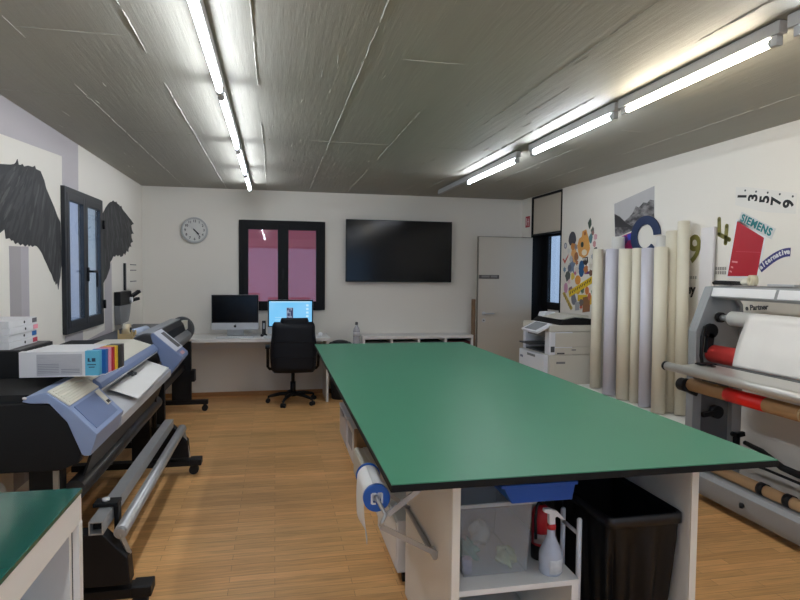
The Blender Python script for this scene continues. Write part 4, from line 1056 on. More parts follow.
# ================================================================ COPIER
M_cop = mat('copier_beige', (206, 202, 190), .45, var=.02)
M_copw = mat('copier_white', (226, 228, 232), .4, var=.02)
M_seam = mat('copier_seam', (140, 138, 132), .6)
t = thing('photocopier', 'beige and white floor standing photocopier in front of the doorway', 'copier', (3.03, 6.05, 0))
x0, x1, y0, y1 = 2.795, 3.32, 5.70, 6.38
MB().box(x0, x1, y0, y1, .05, .76).build('lower_body', M_cop, t, bevel=.008)
MB().box(x0+.26, x1, y0, y1, .761, 1.0).build('rear_body', M_cop, t, bevel=.006)
MB().box(x0, x0+.259, y0, y0+.12, .761, 1.0).build('front_column', M_copw, t, bevel=.006)
MB().box(x0+.0, x0+.259, y1-.06, y1, .761, 1.0).build('far_column', M_copw, t, bevel=.006)
MB().box(x0+.01, x0+.258, y0+.125, y1-.065, .761, .775).build('output_tray', M_darkgrey, t)
MB().box(x0-.09, x0+.2, y0+.3, y1-.1, .835, .848).build('inner_tray', M_darkgrey, t, bevel=.003)
MB().box(x0+.03, x0+.255, y0+.125, y1-.065, .93, .999).build('scanner_underside', M_greyplastic, t)
MB().box(x0-.005, x1+.005, y0-.004, y1+.004, 1.001, 1.07).build('scanner_deck', M_cop, t, bevel=.01)
# feeder lid
MB().ext([(x0+.11, 1.071), (x1-.01, 1.071), (x1-.01, 1.13), (x0+.30, 1.15), (x0+.16, 1.125), (x0+.11, 1.085)], 'y', y0+.01, y1-.02).build('document_feeder', M_black, t, bevel=.01)
MB().ext([(x0+.13, 1.128), (x0+.18, 1.128), (x1-.06, 1.152), (x1-.06, 1.168), (x0+.30, 1.172)], 'y', y0+.05, y1-.20).build('feeder_tray', M_cop, t, bevel=.006)
MB().ext([(x0+.16, 1.126), (x0+.3, 1.15), (x0+.3, 1.18), (x0+.18, 1.175)], 'y', y1-.19, y1-.03).build('feeder_cover', M_copw, t, bevel=.006)
# tilted control panel
c = MB().obox((x0-.05, y0+.22, 1.035), (.085, 0, .042), (0, .20, 0), (-.006, 0, .012)).build('control_panel', M_copw, t, bevel=.006)
MB().obox((x0-.058, y0+.22, 1.050), (.068, 0, .0336), (0, .14, 0), (-.0006, 0, .0012)).build('touch_screen', mat('copier_screen', (150, 154, 158), .25), c)
# drawers on the front
for z0, z1 in ((.565, .755), (.37, .56), (.17, .365)):
    d = MB().box(x0-.05, x0-.001, y0+.03, y1-.01, z0, z1).build('paper_drawer', M_copw, t, bevel=.006)
    MB().box(x0-.054, x0-.05, y0+.24, y0+.44, z1-.045, z1-.02).build('drawer_grip', M_greyplastic, d)
    MB().box(x0-.052, x0-.05, y1-.12, y1-.05, z0+.10, z0+.125).build('drawer_mark', mat('drawer_label', (110, 120, 140), .5), d)
# doors and grips on the side turned to the camera
def sidepanel(a, b_, z0, z1): return MB().box(a, b_, y0-.006, y0-.0005, z0, z1)
sidepanel(x0+.06, x1-.02, .845, .99).build('side_cover', M_cop, t, bevel=.003)
sidepanel(x0+.06, x1-.02, .765, .835).build('side_cover', M_cop, t, bevel=.003)
d = sidepanel(x0+.06, x1-.02, .30, .755).build('side_door', M_cop, t, bevel=.003)
MB().box(x0+.075, x0+.175, y0-.008, y0-.006, .668, .69).build('door_grip', M_greyplastic, d)
MB().box(x0+.08, x0+.165, y0-.008, y0-.006, .77, .785).build('cover_grip', M_darkgrey, t)
MB().box(x0+.245, x0+.295, y0-.008, y0-.006, .806, .818).build('latch', M_greyplastic, t)
MB().box(x0+.012, x0+.055, y0-.0015, y0-.0003, .79, .85).build('vent_mark', M_darkgrey, t)
for x, y in ((x0+.06, y0+.06), (x1-.06, y0+.06), (x0+.06, y1-.06), (x1-.06, y1-.06)):
    MB().cyl((x, y-.02, .025), (x, y+.02, .025), .025, n=16).box(x-.02, x+.02, y-.025, y+.025, .04, .051).build('castor', M_rubber, t)

# ================================================================ ROLLS OF PAPER ON A LOW WHITE CABINET
t = thing('low_cabinet', 'low white cabinet carrying the standing paper rolls along the right wall', 'cabinet', (3.16, 4.8, 0))
MB().box(2.985, XR-.014, 3.97, 5.62, .04, .44).build('carcass', M_white, t, bevel=.002)
MB().box(2.975, XR-.014, 3.965, 5.625, .4405, .462).build('top_board', M_white, t, bevel=.002)
for k in range(3): MB().box(2.972, 2.984, 3.985+.545*k, 4.515+.545*k, .06, .43).build('front_door', M_white, t, bevel=.002)
MB().box(3.0, XR-.02, 3.99, 5.6, 0, .04).build('plinth', M_darkgrey, t)
M_rc = mat('cream_paper_roll', (226, 219, 198), .6, var=.025, vscale=2)
M_rl = mat('lilac_film_roll', (205, 203, 213), .45, var=.02, vscale=2)
M_rg = mat('grey_white_roll', (216, 214, 208), .55, var=.02)
GRP = 'standing paper rolls by the right wall'
def roll(xb, yb, xt, yt, L, r, m, label):
    p0 = Vector((xb, yb, .4635)); d = Vector((xt-xb, yt-yb, 1.35)); d.normalize()
    p0.z += r*math.sqrt(max(0, 1-d.z*d.z))
    p1 = p0+d*L
    t = thing('paper_roll', label, 'roll', (xb, yb, .463), GRP)
    MB().pipe(p0, p1, r, .030, n=36).build('paper', m, t)
    MB().pipe(p0+d*.004, p1-d*.003, .0296, .025, n=24).build('core', M_card, t)
roll(3.160, 5.420, 3.210, 5.510, 1.396, 0.052, M_rc, 'cream paper roll with its top level, leftmost of the standing rolls next to the copier')
roll(3.270, 5.464, 3.320, 5.554, 1.389, 0.033, M_rg, 'thin grey white roll squeezed behind the leftmost cream and lilac rolls')
roll(3.100, 5.066, 3.150, 5.156, 1.382, 0.058, M_rl, 'wide lilac white roll in the front, second full roll from the copier')
roll(3.230, 5.173, 3.280, 5.263, 1.506, 0.062, M_rg, 'grey white roll standing taller behind the wide lilac roll')
roll(3.120, 4.866, 3.170, 4.956, 1.375, 0.061, M_rc, 'wide cream roll in the front, below the magenta print')
roll(3.140, 4.719, 3.190, 4.809, 1.379, 0.043, M_rc, 'narrow cream roll in front of the navy letter')
roll(3.130, 4.551, 3.180, 4.641, 1.372, 0.053, M_rl, 'lilac white roll to the right of the narrow cream roll')
roll(3.100, 4.324, 3.150, 4.414, 1.372, 0.055, M_rc, 'cream roll at the front right with a level top, nearest to the laminator')
roll(3.280, 4.569, 3.330, 4.659, 1.482, 0.046, M_rg, 'grey white roll rising just behind the front right cream roll')
roll(3.220, 4.341, 3.270, 4.431, 1.509, 0.057, M_rc, 'tall cream roll, second tallest of all the standing rolls')
roll(3.240, 4.234, 3.290, 4.324, 1.585, 0.048, M_rc, 'tallest cream roll at the right end of the standing rolls')
# ================================================================ LAMINATOR
M_silver = mat('silver_roller', (206, 204, 198), .35, .55, var=.04)
M_redroll = mat('red_rubber_roller', (206, 58, 52), .5, var=.05)
t = thing('laminator', 'large grey roller laminator with red and silver rollers along the right wall', 'laminator', (3.05, 2.85, 0))
LA, LB = 1.95, 3.645     # near and far inner faces
for (ya, yb) in ((LB, LB+.085), (LA-.085, LA)):
    pr = [(2.905, .93), (2.895, 1.21), (3.02, 1.525), (3.16, 1.535), (3.27, 1.40), (3.30, 1.10), (3.30, .93)]
    e = MB().ext(pr, 'y', ya+.025, yb).build('end_frame', M_lamgrey, t, bevel=.006)
    fr = MB()
    pi_ = [(2.935, .95), (2.925, 1.205), (3.04, 1.495), (3.15, 1.505), (3.245, 1.39), (3.27, 1.10), (3.27, .95)]
    for k in range(len(pr)-1):
        a, b_ = pr[k], pr[k+1]; c, d_ = pi_[k], pi_[k+1]
        fr.ext([a, b_, d_, c], 'y', ya, ya+.0245)
    fr.build('frame_flange', M_lamgrey, t)
    for x0, x1 in ((2.895, 2.965), (3.22, 3.30)):
        MB().box(x0, x1, ya+.01, yb, .10, .929).build('post', M_lamgrey, t, bevel=.004)
    MB().box(2.966, 3.219, ya+.05, yb-.03, .22, .929).build('leg_panel', mat('dark_leg_panel', (92, 94, 97), .5), t)
    MB().box(2.84, 3.36, ya+.02, yb-.01, .045, .10).build('foot', M_lamgrey, t, bevel=.004)
    for x in (2.88, 3.32): MB().cyl((x, ya+.05, 0), (x, ya+.05, .045), .022, n=16).build('levelling_foot', M_rubber, t)
# head beam with its white panels
MB().ext([(3.02, 1.527), (3.0, 1.455), (3.03, 1.44), (3.15, 1.44), (3.18, 1.53), (3.16, 1.537)], 'y', LA, LB).build('head_beam', M_lamgrey, t, bevel=.003)
def beamface(y0_, y1_):
    A = Vector((3.02, 1.524)); B = Vector((3.0, 1.458)); d = (B-A).normalized(); n = Vector((d.y, -d.x))
    if n.x > 0: n = -n
    p = [A+d*.006, B-d*.004, B-d*.004+n*.004, A+d*.006+n*.004]
    return MB().ext([tuple(q) for q in p], 'y', y0_, y1_)
for a, c in ((3.10, 3.635), (2.60, 3.075), (2.0, 2.575)): beamface(a, c).build('white_panel', M_whiteplastic, t, bevel=.001)
# handle rail on the far frame
MB().tube([(2.905, 3.585, .99), (2.885, 3.575, 1.05), (2.885, 3.57, 1.18), (2.91, 3.575, 1.25)], .012).build('frame_handle', M_black, t)
# film roll, draped film, red roller, carriers
MB().cyl((3.075, LB-.001, 1.31), (3.075, LB-.03, 1.31), .036, mi=0).cyl((3.075, LB-.03, 1.31), (3.075, 3.52, 1.31), .020, mi=1).build('roll_hub', [M_black, M_alu], t)
MB().cyl((3.075, 3.52, 1.31), (3.075, 2.02, 1.31), .050, n=40).build('film_roll', mat('white_film_core', (228, 226, 219), .35), t)
MB().cyl((3.0, LB-.001, 1.215), (3.0, LB-.03, 1.215), .052).bar((3.0, LB-.015, 1.20), (2.985, LB-.015, 1.06), .03, .05, up=(1, 0, 0)).build('tension_knob', M_black, t, bevel=.003)
MB().cyl((3.025, LB-.010, 1.055), (3.025, 1.98, 1.055), .062, n=40).build('red_roller', M_redroll, t)
MB().cyl((3.025, LB-.001, 1.055), (3.025, LB-.010, 1.055), .035).build('roller_bearing', M_darkgrey, t)
def film(u, v):
    y_t = 3.335; y_b = 3.365
    yl = y_t+(y_b-y_t)*v
    y = yl+(2.05-yl)*u
    if v < .3:
        a = PI*.62+v/.3*(PI*.42); return (3.075+math.cos(a)*.0525, y, 1.31+math.sin(a)*.0525)
    q = (v-.3)/.7
    xs, zs = 3.075+math.cos(PI*1.04)*.0525, 1.31+math.sin(PI*1.04)*.0525
    return (xs+(2.953-xs)*q-.012*math.sin(q*PI)+.004*math.sin(u*14)*q*(1-q), y, zs+(1.008-zs)*q)
MB().grid(film, 30, 24).build('film_sheet', mat('glossy_white_film', (232, 229, 224), .3), t, solid=.001)
# feed table
MB().cyl((2.715, 3.70, .962), (2.715, 1.96, .962), .030, n=32).build('front_bar', M_silver, t)
MB().cyl((2.715, 3.70, .962), (2.715, 3.722, .962), .0315, n=32).build('bar_end_cap', M_black, t)
MB().ext([(2.722, .985), (2.914, .999), (2.914, .975), (2.74, .955)], 'y', 1.97, 3.585).build('feed_table', M_silver, t, bevel=.002)
MB().ext([(2.915, 1.001), (2.948, 1.007), (2.948, .97), (2.915, .97)], 'y', 1.97, 3.59).build('nip_guard', M_darkgrey, t, bevel=.002)
MB().box(2.80, 2.93, 3.47, 3.53, 1.0, 1.008).box(2.835, 2.86, 3.40, 3.56, 1.0, 1.006).build('table_clamp', M_black, t, bevel=.002)
# brown paper roll below the table
k_ = MB().bar((2.90, 3.62, .80), (2.80, 3.62, .845), .05, .09).cyl((2.80, 3.665, .84), (2.80, 3.60, .84), .045).build('roll_carrier', M_black, t, bevel=.005)
MB().cyl((2.835, 3.60, .845), (2.835, 1.98, .845), .044, n=36).build('brown_paper_roll', M_card, t)
MB().cyl((2.835, 3.26, .845), (2.835, 2.95, .845), .0448, n=36).build('red_tape', mat('red_tape', (226, 26, 22), .35), t)
for yb in (2.70, 2.45): MB().cyl((2.835, yb, .845), (2.835, yb-.012, .845), .0452, n=36).build('tape_band', mat('tan_band', (190, 160, 120), .4), t)
MB().cyl((3.06, 3.645, .64), (3.06, 3.60, .64), .045).bar((3.06, 3.61, .64), (2.94, 3.61, .625), .03, .03).build('crank', M_black, t)
MB().cyl((3.215, 3.64, .47), (3.215, 3.58, .47), .018).bar((3.215, 3.60, .49), (3.215, 3.60, .38), .04, .025).bar((3.215, 3.60, .47), (3.275, 3.60, .48), .03, .03).cyl((2.91, 3.62, .42), (2.88, 3.60, .42), .016).build('locking_knob', M_black, t)
# base beam, cardboard core and cables
MB().ext([(2.955, .052), (2.935, .19), (2.965, .212), (3.12, .212), (3.12, .052)], 'y', LA-.08, LB+.083).build('base_beam', M_lamgrey, t, bevel=.004)
MB().cyl((2.95, 3.22, .13), (2.925, 3.22, .13), .014).cyl((2.93, 3.22, .115), (2.93, 3.22, .145), .012).build('beam_bolt', M_black, t)
b = MB().pipe((3.03, 3.59, .2495), (3.03, 1.97, .2495), .036, .03)
tag(b.build('cardboard_core', mat('tan_core', (196, 160, 118), .7, var=.06)), 'long tan cardboard core lying on the base beam of the laminator', 'tube')
for y in (3.18, 2.98):
    MB().pipe((3.03, y, .2525), (3.03, y-.05, .2525), .040, .0375).build('core_clip', M_black, t)
MB().tube([(3.2, 3.57, .30), (3.17, 3.3, .33), (3.17, 2.9, .325), (3.2, 2.0, .32)], .009).build('thin_cable', M_rubber, t)
MB().tube([(3.27, 3.58, .42), (3.24, 3.40, .415), (3.23, 3.22, .36), (3.23, 3.1, .355), (3.24, 2.8, .40), (3.24, 2.0, .38)], [.016, .018, .022, .024, .024, .018]).build('cable_bundle', M_rubber, t)
# things lying on the head beam
b = MB().ext([(3.51, 1.5395), (3.70, 1.5395), (3.71, 1.557), (3.68, 1.570), (3.54, 1.566)], 'x', 3.06, 3.15)
tag(b.build('cutter_case', M_black, bevel=.004), 'black flat case on the left end of the laminator head beam', 'case')
b = MB().ball((3.11, 3.45, 1.560), .03, .035, .022, 10)
for v in b.v: v.z = max(v.z, 1.5385)
tag(b.build('white_cloth', mat('white_wipe', (226, 222, 208), .7)), 'small white crumpled wipe beside the black case on the laminator', 'cloth')
b = MB().pipe((3.06, 3.365, 1.574), (3.10, 3.35, 1.574), .035, .018, n=32)
tag(b.build('tape_roll', mat('cream_tape_roll', (216, 206, 178), .5, var=.1)), 'cream adhesive tape roll standing on the laminator head beam', 'tape roll')
b = MB().box(3.10, 3.155, 3.06, 3.26, 1.5385, 1.552)
tag(b.build('steel_blade_case', M_alu, bevel=.002), 'flat grey metal case on the laminator to the right of the tape roll', 'case')

# ================================================================ PRINTS, LETTERS AND STICKERS ON THE RIGHT WALL
def wallflat(pts, off=.0015, th=.0015):      # outline (y,z) on the right wall
    return MB().ext(pts, 'x', XR-off-th, XR)
RT, UP = Vector((0, -1, 0)), Vector((0, 0, 1))
# mountain picture
def mountain_material():
    m = bpy.data.materials.new('grey_mountain_print'); m.use_nodes = True
    nt = m.node_tree; N = nt.nodes; L = nt.links; b = N['Principled BSDF']; b.inputs['Roughness'].default_value = .6
    tc = N.new('ShaderNodeTexCoord'); nz = N.new('ShaderNodeTexNoise'); nz.inputs['Scale'].default_value = 9; nz.inputs['Detail'].default_value = 8
    mp = N.new('ShaderNodeMapping'); mp.inputs['Rotation'].default_value = (.5, 0, 0); mp.inputs['Scale'].default_value = (1, 1, 2.4)
    L.new(tc.outputs['Object'], mp.inputs[0]); L.new(mp.outputs[0], nz.inputs['Vector'])
    cr = N.new('ShaderNodeValToRGB'); cr.color_ramp.elements[0].position = .38; cr.color_ramp.elements[1].position = .62
    cr.color_ramp.elements[0].color = lin((58, 56, 58)); cr.color_ramp.elements[1].color = lin((142, 139, 138))
    L.new(nz.outputs['Fac'], cr.inputs[0]); L.new(cr.outputs[0], b.inputs['Base Color'])
    return m
M_mtn = mountain_material()
M_msky = mat('pale_print_sky', (182, 180, 180), .6, var=.08, vscale=6)
t = thing('mountain_picture', 'grey mountain photograph with a slanted top edge on the right wall', 'picture', (XR-.002, 5.2, 2.0))
wallflat([(5.525, 2.325), (4.875, 2.417), (4.862, 2.088), (5.0, 2.07), (5.495, 1.975), (5.51, 2.15)]).build('printed_sheet', M_msky, t)
wallflat([(5.515, 2.225), (5.42, 2.19), (5.33, 2.135), (5.26, 2.165), (5.2, 2.20), (5.15, 2.265), (5.10, 2.245), (5.03, 2.285), (4.97, 2.275), (4.93, 2.30), (4.872, 2.285), (4.862, 2.09), (5.0, 2.07), (5.49, 1.98)], .003).build('mountain_ridge', M_mtn, t)
wallflat([(5.512, 2.22), (5.42, 2.185), (5.30, 2.115), (5.18, 2.065), (5.30, 2.07), (5.495, 2.09)], .0045).build('dark_slope', mat('dark_slope_print', (52, 50, 52), .6, var=.2, vscale=14), t)
# magenta print
b = wallflat([(5.47, 1.972), (5.19, 2.02), (5.18, 1.80), (5.455, 1.80)])
M_mag = mat('magenta_print', (186, 30, 96), .5, var=.5, vscale=20)
mx = [n for n in M_mag.node_tree.nodes if n.type == 'MIX'][0]
mx.inputs['A'].default_value = lin((60, 26, 70)); mx.inputs['B'].default_value = lin((226, 40, 130))
[n for n in M_mag.node_tree.nodes if n.type == 'TEX_NOISE'][0].inputs['Detail'].default_value = 1.5
tag(b.build('magenta_print', M_mag), 'magenta and purple print partly behind the navy letter on the right wall', 'print')
MAGT = [o for o in COL.objects if o.name == 'magenta_print'][0]
MB().ext([(5.40, 1.975), (5.30, 1.99), (5.25, 1.95), (5.33, 1.88)], 'x', XR-.0045, XR-.003).build('purple_shapes', mat('purple_print_shape', (84, 44, 120), .5), MAGT)
MB().ext([(5.28, 2.0), (5.20, 2.01), (5.20, 1.95), (5.26, 1.94)], 'x', XR-.006, XR-.0046).build('blue_shapes', mat('blue_print_shape', (60, 70, 190), .5), MAGT)
# navy letter C
M_navy = mat('navy_letter', (30, 48, 84), .5)
pts = []
cy, cz_, ro, ri = 4.975, 1.965, .232, .135
sa, ea = math.radians(5), math.radians(352-40)
N_ = 40
A0, A1 = math.radians(2), math.radians(318)
for k in range(N_+1):
    a = A0+(A1-A0)*k/N_; pts.append((cy-math.cos(a)*.225, cz_+math.sin(a)*.19))
for k in range(N_, -1, -1):
    a = A0+(A1-A0)*k/N_; pts.append((cy-math.cos(a)*.128, cz_+math.sin(a)*.112))
b = MB().ext(pts, 'x', XR-.018, XR-.006)
tag(b.build('wall_letter', M_navy), 'large navy blue letter C over the mountain picture', 'letter')
# olive numerals
M_olive = mat('olive_vinyl', (128, 122, 58), .5)
o = lettering('wall_numeral', '9', .315, M_olive, RT, UP, (XR-.003, 4.314, 1.812), bold=.006); tag(o, 'olive green numeral 9 on the right wall beside the tallest roll', 'numeral')
b = MB()
for p_, q_ in (((4.047, 2.045), (4.040, 1.925)), ((4.040, 1.925), (3.935, 1.880)), ((3.965, 1.985), (3.972, 1.855))):
    b.bar((XR-.002, *p_), (XR-.002, *q_), .034, .004, up=(1, 0, 0))
    for e_ in (p_, q_): b.cyl((XR, *e_), (XR-.004, *e_), .017, n=14)
o = b.build('wall_numeral', M_olive); tag(o, 'olive green numeral 4 on the right wall left of the red panel', 'numeral')
o = lettering('wall_letters', 'ey', .115, M_black, RT, UP, (XR-.003, 4.345, 1.487), bold=.004); tag(o, 'black letters on the right wall just past the tallest paper roll', 'letters')
bb = MB()
for k in range(5): bb.box(XR-.003, XR-.0015, 4.28+.028*k, 4.298+.028*k, 1.575, 1.60)
tag(bb.build('small_lettering', mat('pale_grey_lettering', (160, 158, 150), .6)), 'faint grey line of letters below the olive 9', 'letters')
bb = MB()
for r in range(2):
    for k in range(5): bb.box(XR-.003, XR-.0015, 3.955+.024*k, 3.972+.024*k, 1.615+.032*r, 1.640+.032*r)
tag(bb.build('small_lettering', mat('grey_lettering', (146, 142, 136), .6)), 'two short grey rows of letters below the olive 4', 'letters')
# white board leaning on the wall
b = MB().obox((3.352, 4.13, 1.25), (.010, 0, 0), (0, .072, 0), (.012, 0, .735))
tag(b.build('foam_board', mat('white_foam_board', (222, 218, 216), .5), bevel=.002), 'narrow white panel standing against the right wall between the 9 and the 4', 'panel')
# sheet with sideways numbers
M_film = mat('grey_number_sheet', (222, 219, 212), .5, var=.03)
t = thing('number_sheet', 'grey strip with sideways black numbers 1 3 5 7 9 high on the right wall', 'sheet', (XR-.002, 3.61, 2.02))
wallflat([(3.885, 2.268), (3.77, 2.255), (3.345, 2.155), (3.352, 2.02), (3.60, 2.055), (3.885, 2.135)]).build('backing', M_film, t)
tilt = Vector((0, -.97, -.235)).normalized()
for ch, y, z in (('1', 3.815, 2.192), ('3', 3.713, 2.170), ('5', 3.608, 2.146), ('7', 3.507, 2.120), ('9', 3.405, 2.092)):
    up_ = Vector((0, 1, .12)).normalized(); r_ = Vector((0, -.12, 1)).normalized()
    lettering('numeral', ch, .115, M_black, r_, up_, (XR-.0045, y, z), t, bold=.0035)
bb = MB()
for y, z in ((3.792, 2.232), (3.69, 2.211), (3.585, 2.190), (3.482, 2.166), (3.376, 2.138)): bb.cyl((XR-.003, y, z), (XR-.0045, y, z), .008, n=10)
bb.build('dots', M_darkgrey, t)
# teal company lettering on a pale strip
t = thing('lettering_strip', 'teal capital lettering on a pale slanted strip above the red panel', 'sign', (XR-.002, 3.67, 1.85))
rdir = Vector((0, -.905, -.425)).normalized(); udir = Vector((0, -.425, .905)).normalized(); udir = Vector((0, rdir.z*1.0, -rdir.y)).normalized()
pc = Vector((XR-.003, 3.680, 1.970))
P4 = [pc+rdir*sx*.172+udir*sz*.040 for sx, sz in ((-1, -1), (1, -1), (1, 1), (-1, 1))]
wallflat([(p.y, p.z) for p in P4]).build('backing', mat('pale_strip', (206, 206, 204), .5), t)
lettering('lettering', 'SIEMENS', .076, mat('teal_vinyl', (16, 122, 126), .5), rdir, udir, (XR-.0045, 3.680, 1.970), t, bold=.0026, space=1.12)
# red panel with a white edge
t = thing('red_panel', 'red slanted panel with a white border on the right wall', 'panel', (XR-.002, 3.76, 1.6))
wallflat([(3.868, 2.03), (3.590, 1.882), (3.645, 1.592), (3.95, 1.590)], .0015).build('border', M_whiteplastic, t)
wallflat([(3.858, 2.012), (3.603, 1.875), (3.656, 1.602), (3.936, 1.602)], .003).build('red_sheet', M_red, t)
bb = MB()
for k, (y, z, w) in enumerate(((3.868, 1.712, .055), (3.892, 1.672, .022), (3.905, 1.640, .022))):
    bb.ext([(y+w/2, z+.006), (y-w/2, z), (y-w/2, z-.012), (y+w/2, z-.006)], 'x', XR-.0055, XR-.0045)
bb.build('white_marks', mat('pale_red_marks', (226, 150, 150), .5), t)
MB().ext([(3.86, 1.79), (3.63, 1.775), (3.63, 1.770), (3.86, 1.785)], 'x', XR-.0055, XR-.0045).build('faint_line', mat('faint_red_line', (190, 60, 74), .5), t)
# curved sticker
t = thing('word_sticker', 'curved purple sticker with white lower case letters right of the red panel', 'sticker', (XR-.002, 3.52, 1.64))
def arc(s): # s 0..1 along the word, (y,z)
    y = 3.630-.250*s; z = 1.652+.112*math.sin(s*1.62)/math.sin(1.62)
    return y, z
top = []; bot = []
for k in range(25):
    s = k/24; y, z = arc(s); y2, z2 = arc(min(1, s+.01)); y1_, z1_ = arc(max(0, s-.01))
    d = Vector((0, y2-y1_, z2-z1_)).normalized(); n = Vector((0, d.z, -d.y));
    if n.z < 0: n = -n
    top.append((y+n.y*.032, z+n.z*.032)); bot.append((y-n.y*.026, z-n.z*.026))
M_purple = mat('purple_vinyl', (58, 56, 118), .5)
wallflat(top+bot[::-1]).build('backing', M_purple, t)
for i, ch in enumerate('alternative'):
    s = (.055+.89*i/10); y, z = arc(s); y2, z2 = arc(min(1, s+.02)); y1_, z1_ = arc(max(0, s-.02))
    d = Vector((0, y2-y1_, z2-z1_)).normalized(); n = Vector((0, d.z, -d.y))
    if n.z < 0: n = -n
    lettering('letter', ch, .05, M_whiteplastic, d, n, (XR-.0045, y+.004*n.y, z+.006), t, bold=.0016)
# wording strip behind the laminator
t = thing('lettering_strip', 'pale strip with dark lettering on the wall seen through the laminator', 'sign', (XR-.002, 3.5, 1.32))
wallflat([(4.0, 1.425), (2.6, 1.43), (2.6, 1.30), (4.0, 1.31)]).build('backing', mat('pale_wall_strip', (214, 210, 198), .5), t)
lettering('lettering', 'e Partner', .054, M_darkgrey, Vector((0, -1, .10)), Vector((0, .10, 1)), (XR-.0045, 3.645, 1.378), t, bold=.0016)

# collage of stickers by the doorway
GS_ = None
NSTICK = [0]
def stick(pts, m, label, off=.0015):
    NSTICK[0] += 1; off += 5e-5*NSTICK[0]
    return tag(wallflat(pts, off).build('sticker', m), label, 'sticker', 'stickers by the doorway')
def rag(y, z, w, h, seed, n=11):
    r = random.Random(seed)
    return [(y+math.cos(2*PI*k/n)*w*.5*r.uniform(.65, 1.1), z+math.sin(2*PI*k/n)*h*.9*r.uniform(.65, 1.1)) for k in range(n)]
def oval(y, z, w, h, n=20): return [(y+math.cos(2*PI*k/n)*w*.5, z+math.sin(2*PI*k/n)*h*.9) for k in range(n)]
C_ = {}
def cmat(rgb):
    if rgb not in C_: C_[rgb] = mat('sticker_%d_%d_%d' % rgb, rgb, .5, var=.12, vscale=30)
    return C_[rgb]
spec = [
 ((6.003, 2.162, .055, .04), (70, 84, 72), 'dark green leaf sticker, topmost by the doorway', 'leaf'),
 ((5.941, 2.078, .047, .032), (92, 96, 84), 'small grey green leaf sticker below the topmost leaf', 'leaf'),
 ((5.976, 2.0, .055, .04), (86, 126, 132), 'small teal sticker right of the orange animal ear', 'rag'),
 ((5.874, 2.014, .045, .028), (206, 160, 166), 'small pink sticker at the upper right of the sticker collage', 'rag'),
 ((5.896, 1.936, .046, .028), (198, 140, 140), 'small rose sticker right of the orange animal face', 'rag'),
 ((5.867, 1.876, .046, .019), (60, 58, 62), 'small black sticker at the right rim of the collage', 'rag'),
 ((6.388, 2.022, .107, .064), (74, 74, 82), 'dark grey dome shaped sticker at the upper left of the collage', 'dome'),
 ((6.55, 1.944, .06, .052), (128, 132, 142), 'grey ring sticker at the left edge of the collage', 'ring'),
 ((6.534, 1.791, .073, .035), (196, 88, 70), 'red tick shaped sticker at the left edge of the collage', 'tick'),
 ((6.344, 1.819, .079, .068), (224, 168, 104), 'orange and white oval sticker below the grey dome', 'oval'),
 ((6.16, 1.669, .074, .067), (40, 92, 140), 'round blue sticker in the middle of the collage', 'oval'),
 ((6.373, 1.702, .08, .056), (116, 132, 160), 'blue grey star sticker in the collage', 'star'),
 ((6.478, 1.584, .073, .057), (84, 90, 84), 'dark leafy sticker at the left of the collage', 'rag'),
 ((6.017, 1.624, .088, .012), (104, 44, 120), 'thin purple bar sticker right of the round blue one', 'bar'),
 ((6.237, 1.54, .076, .038), (222, 150, 66), 'round orange sticker above the long yellow band', 'oval'),
 ((6.517, 1.442, .055, .044), (208, 150, 180), 'round pink sticker at the lower left of the collage', 'oval'),
 ((6.027, 1.425, .048, .032), (214, 124, 62), 'round deep orange sticker under the yellow band', 'oval'),
 ((5.902, 1.409, .046, .036), (58, 124, 92), 'green leaf sticker at the right under the yellow band', 'leaf'),
 ((6.123, 1.339, .125, .029), (226, 188, 40), 'yellow jagged word sticker in the lower collage', 'bar'),
 ((6.32, 1.314, .078, .055), (120, 124, 134), 'grey ragged sticker in the lower collage', 'rag'),
 ((6.031, 1.272, .097, .069), (142, 96, 62), 'brown block sticker at the bottom of the collage', 'bar'),
 ((5.905, 1.329, .062, .04), (222, 178, 38), 'small yellow sticker at the lower right of the collage', 'bar'),
 ((6.235, 1.24, .059, .038), (164, 164, 168), 'pale grey sticker at the bottom of the collage', 'bar'),
]
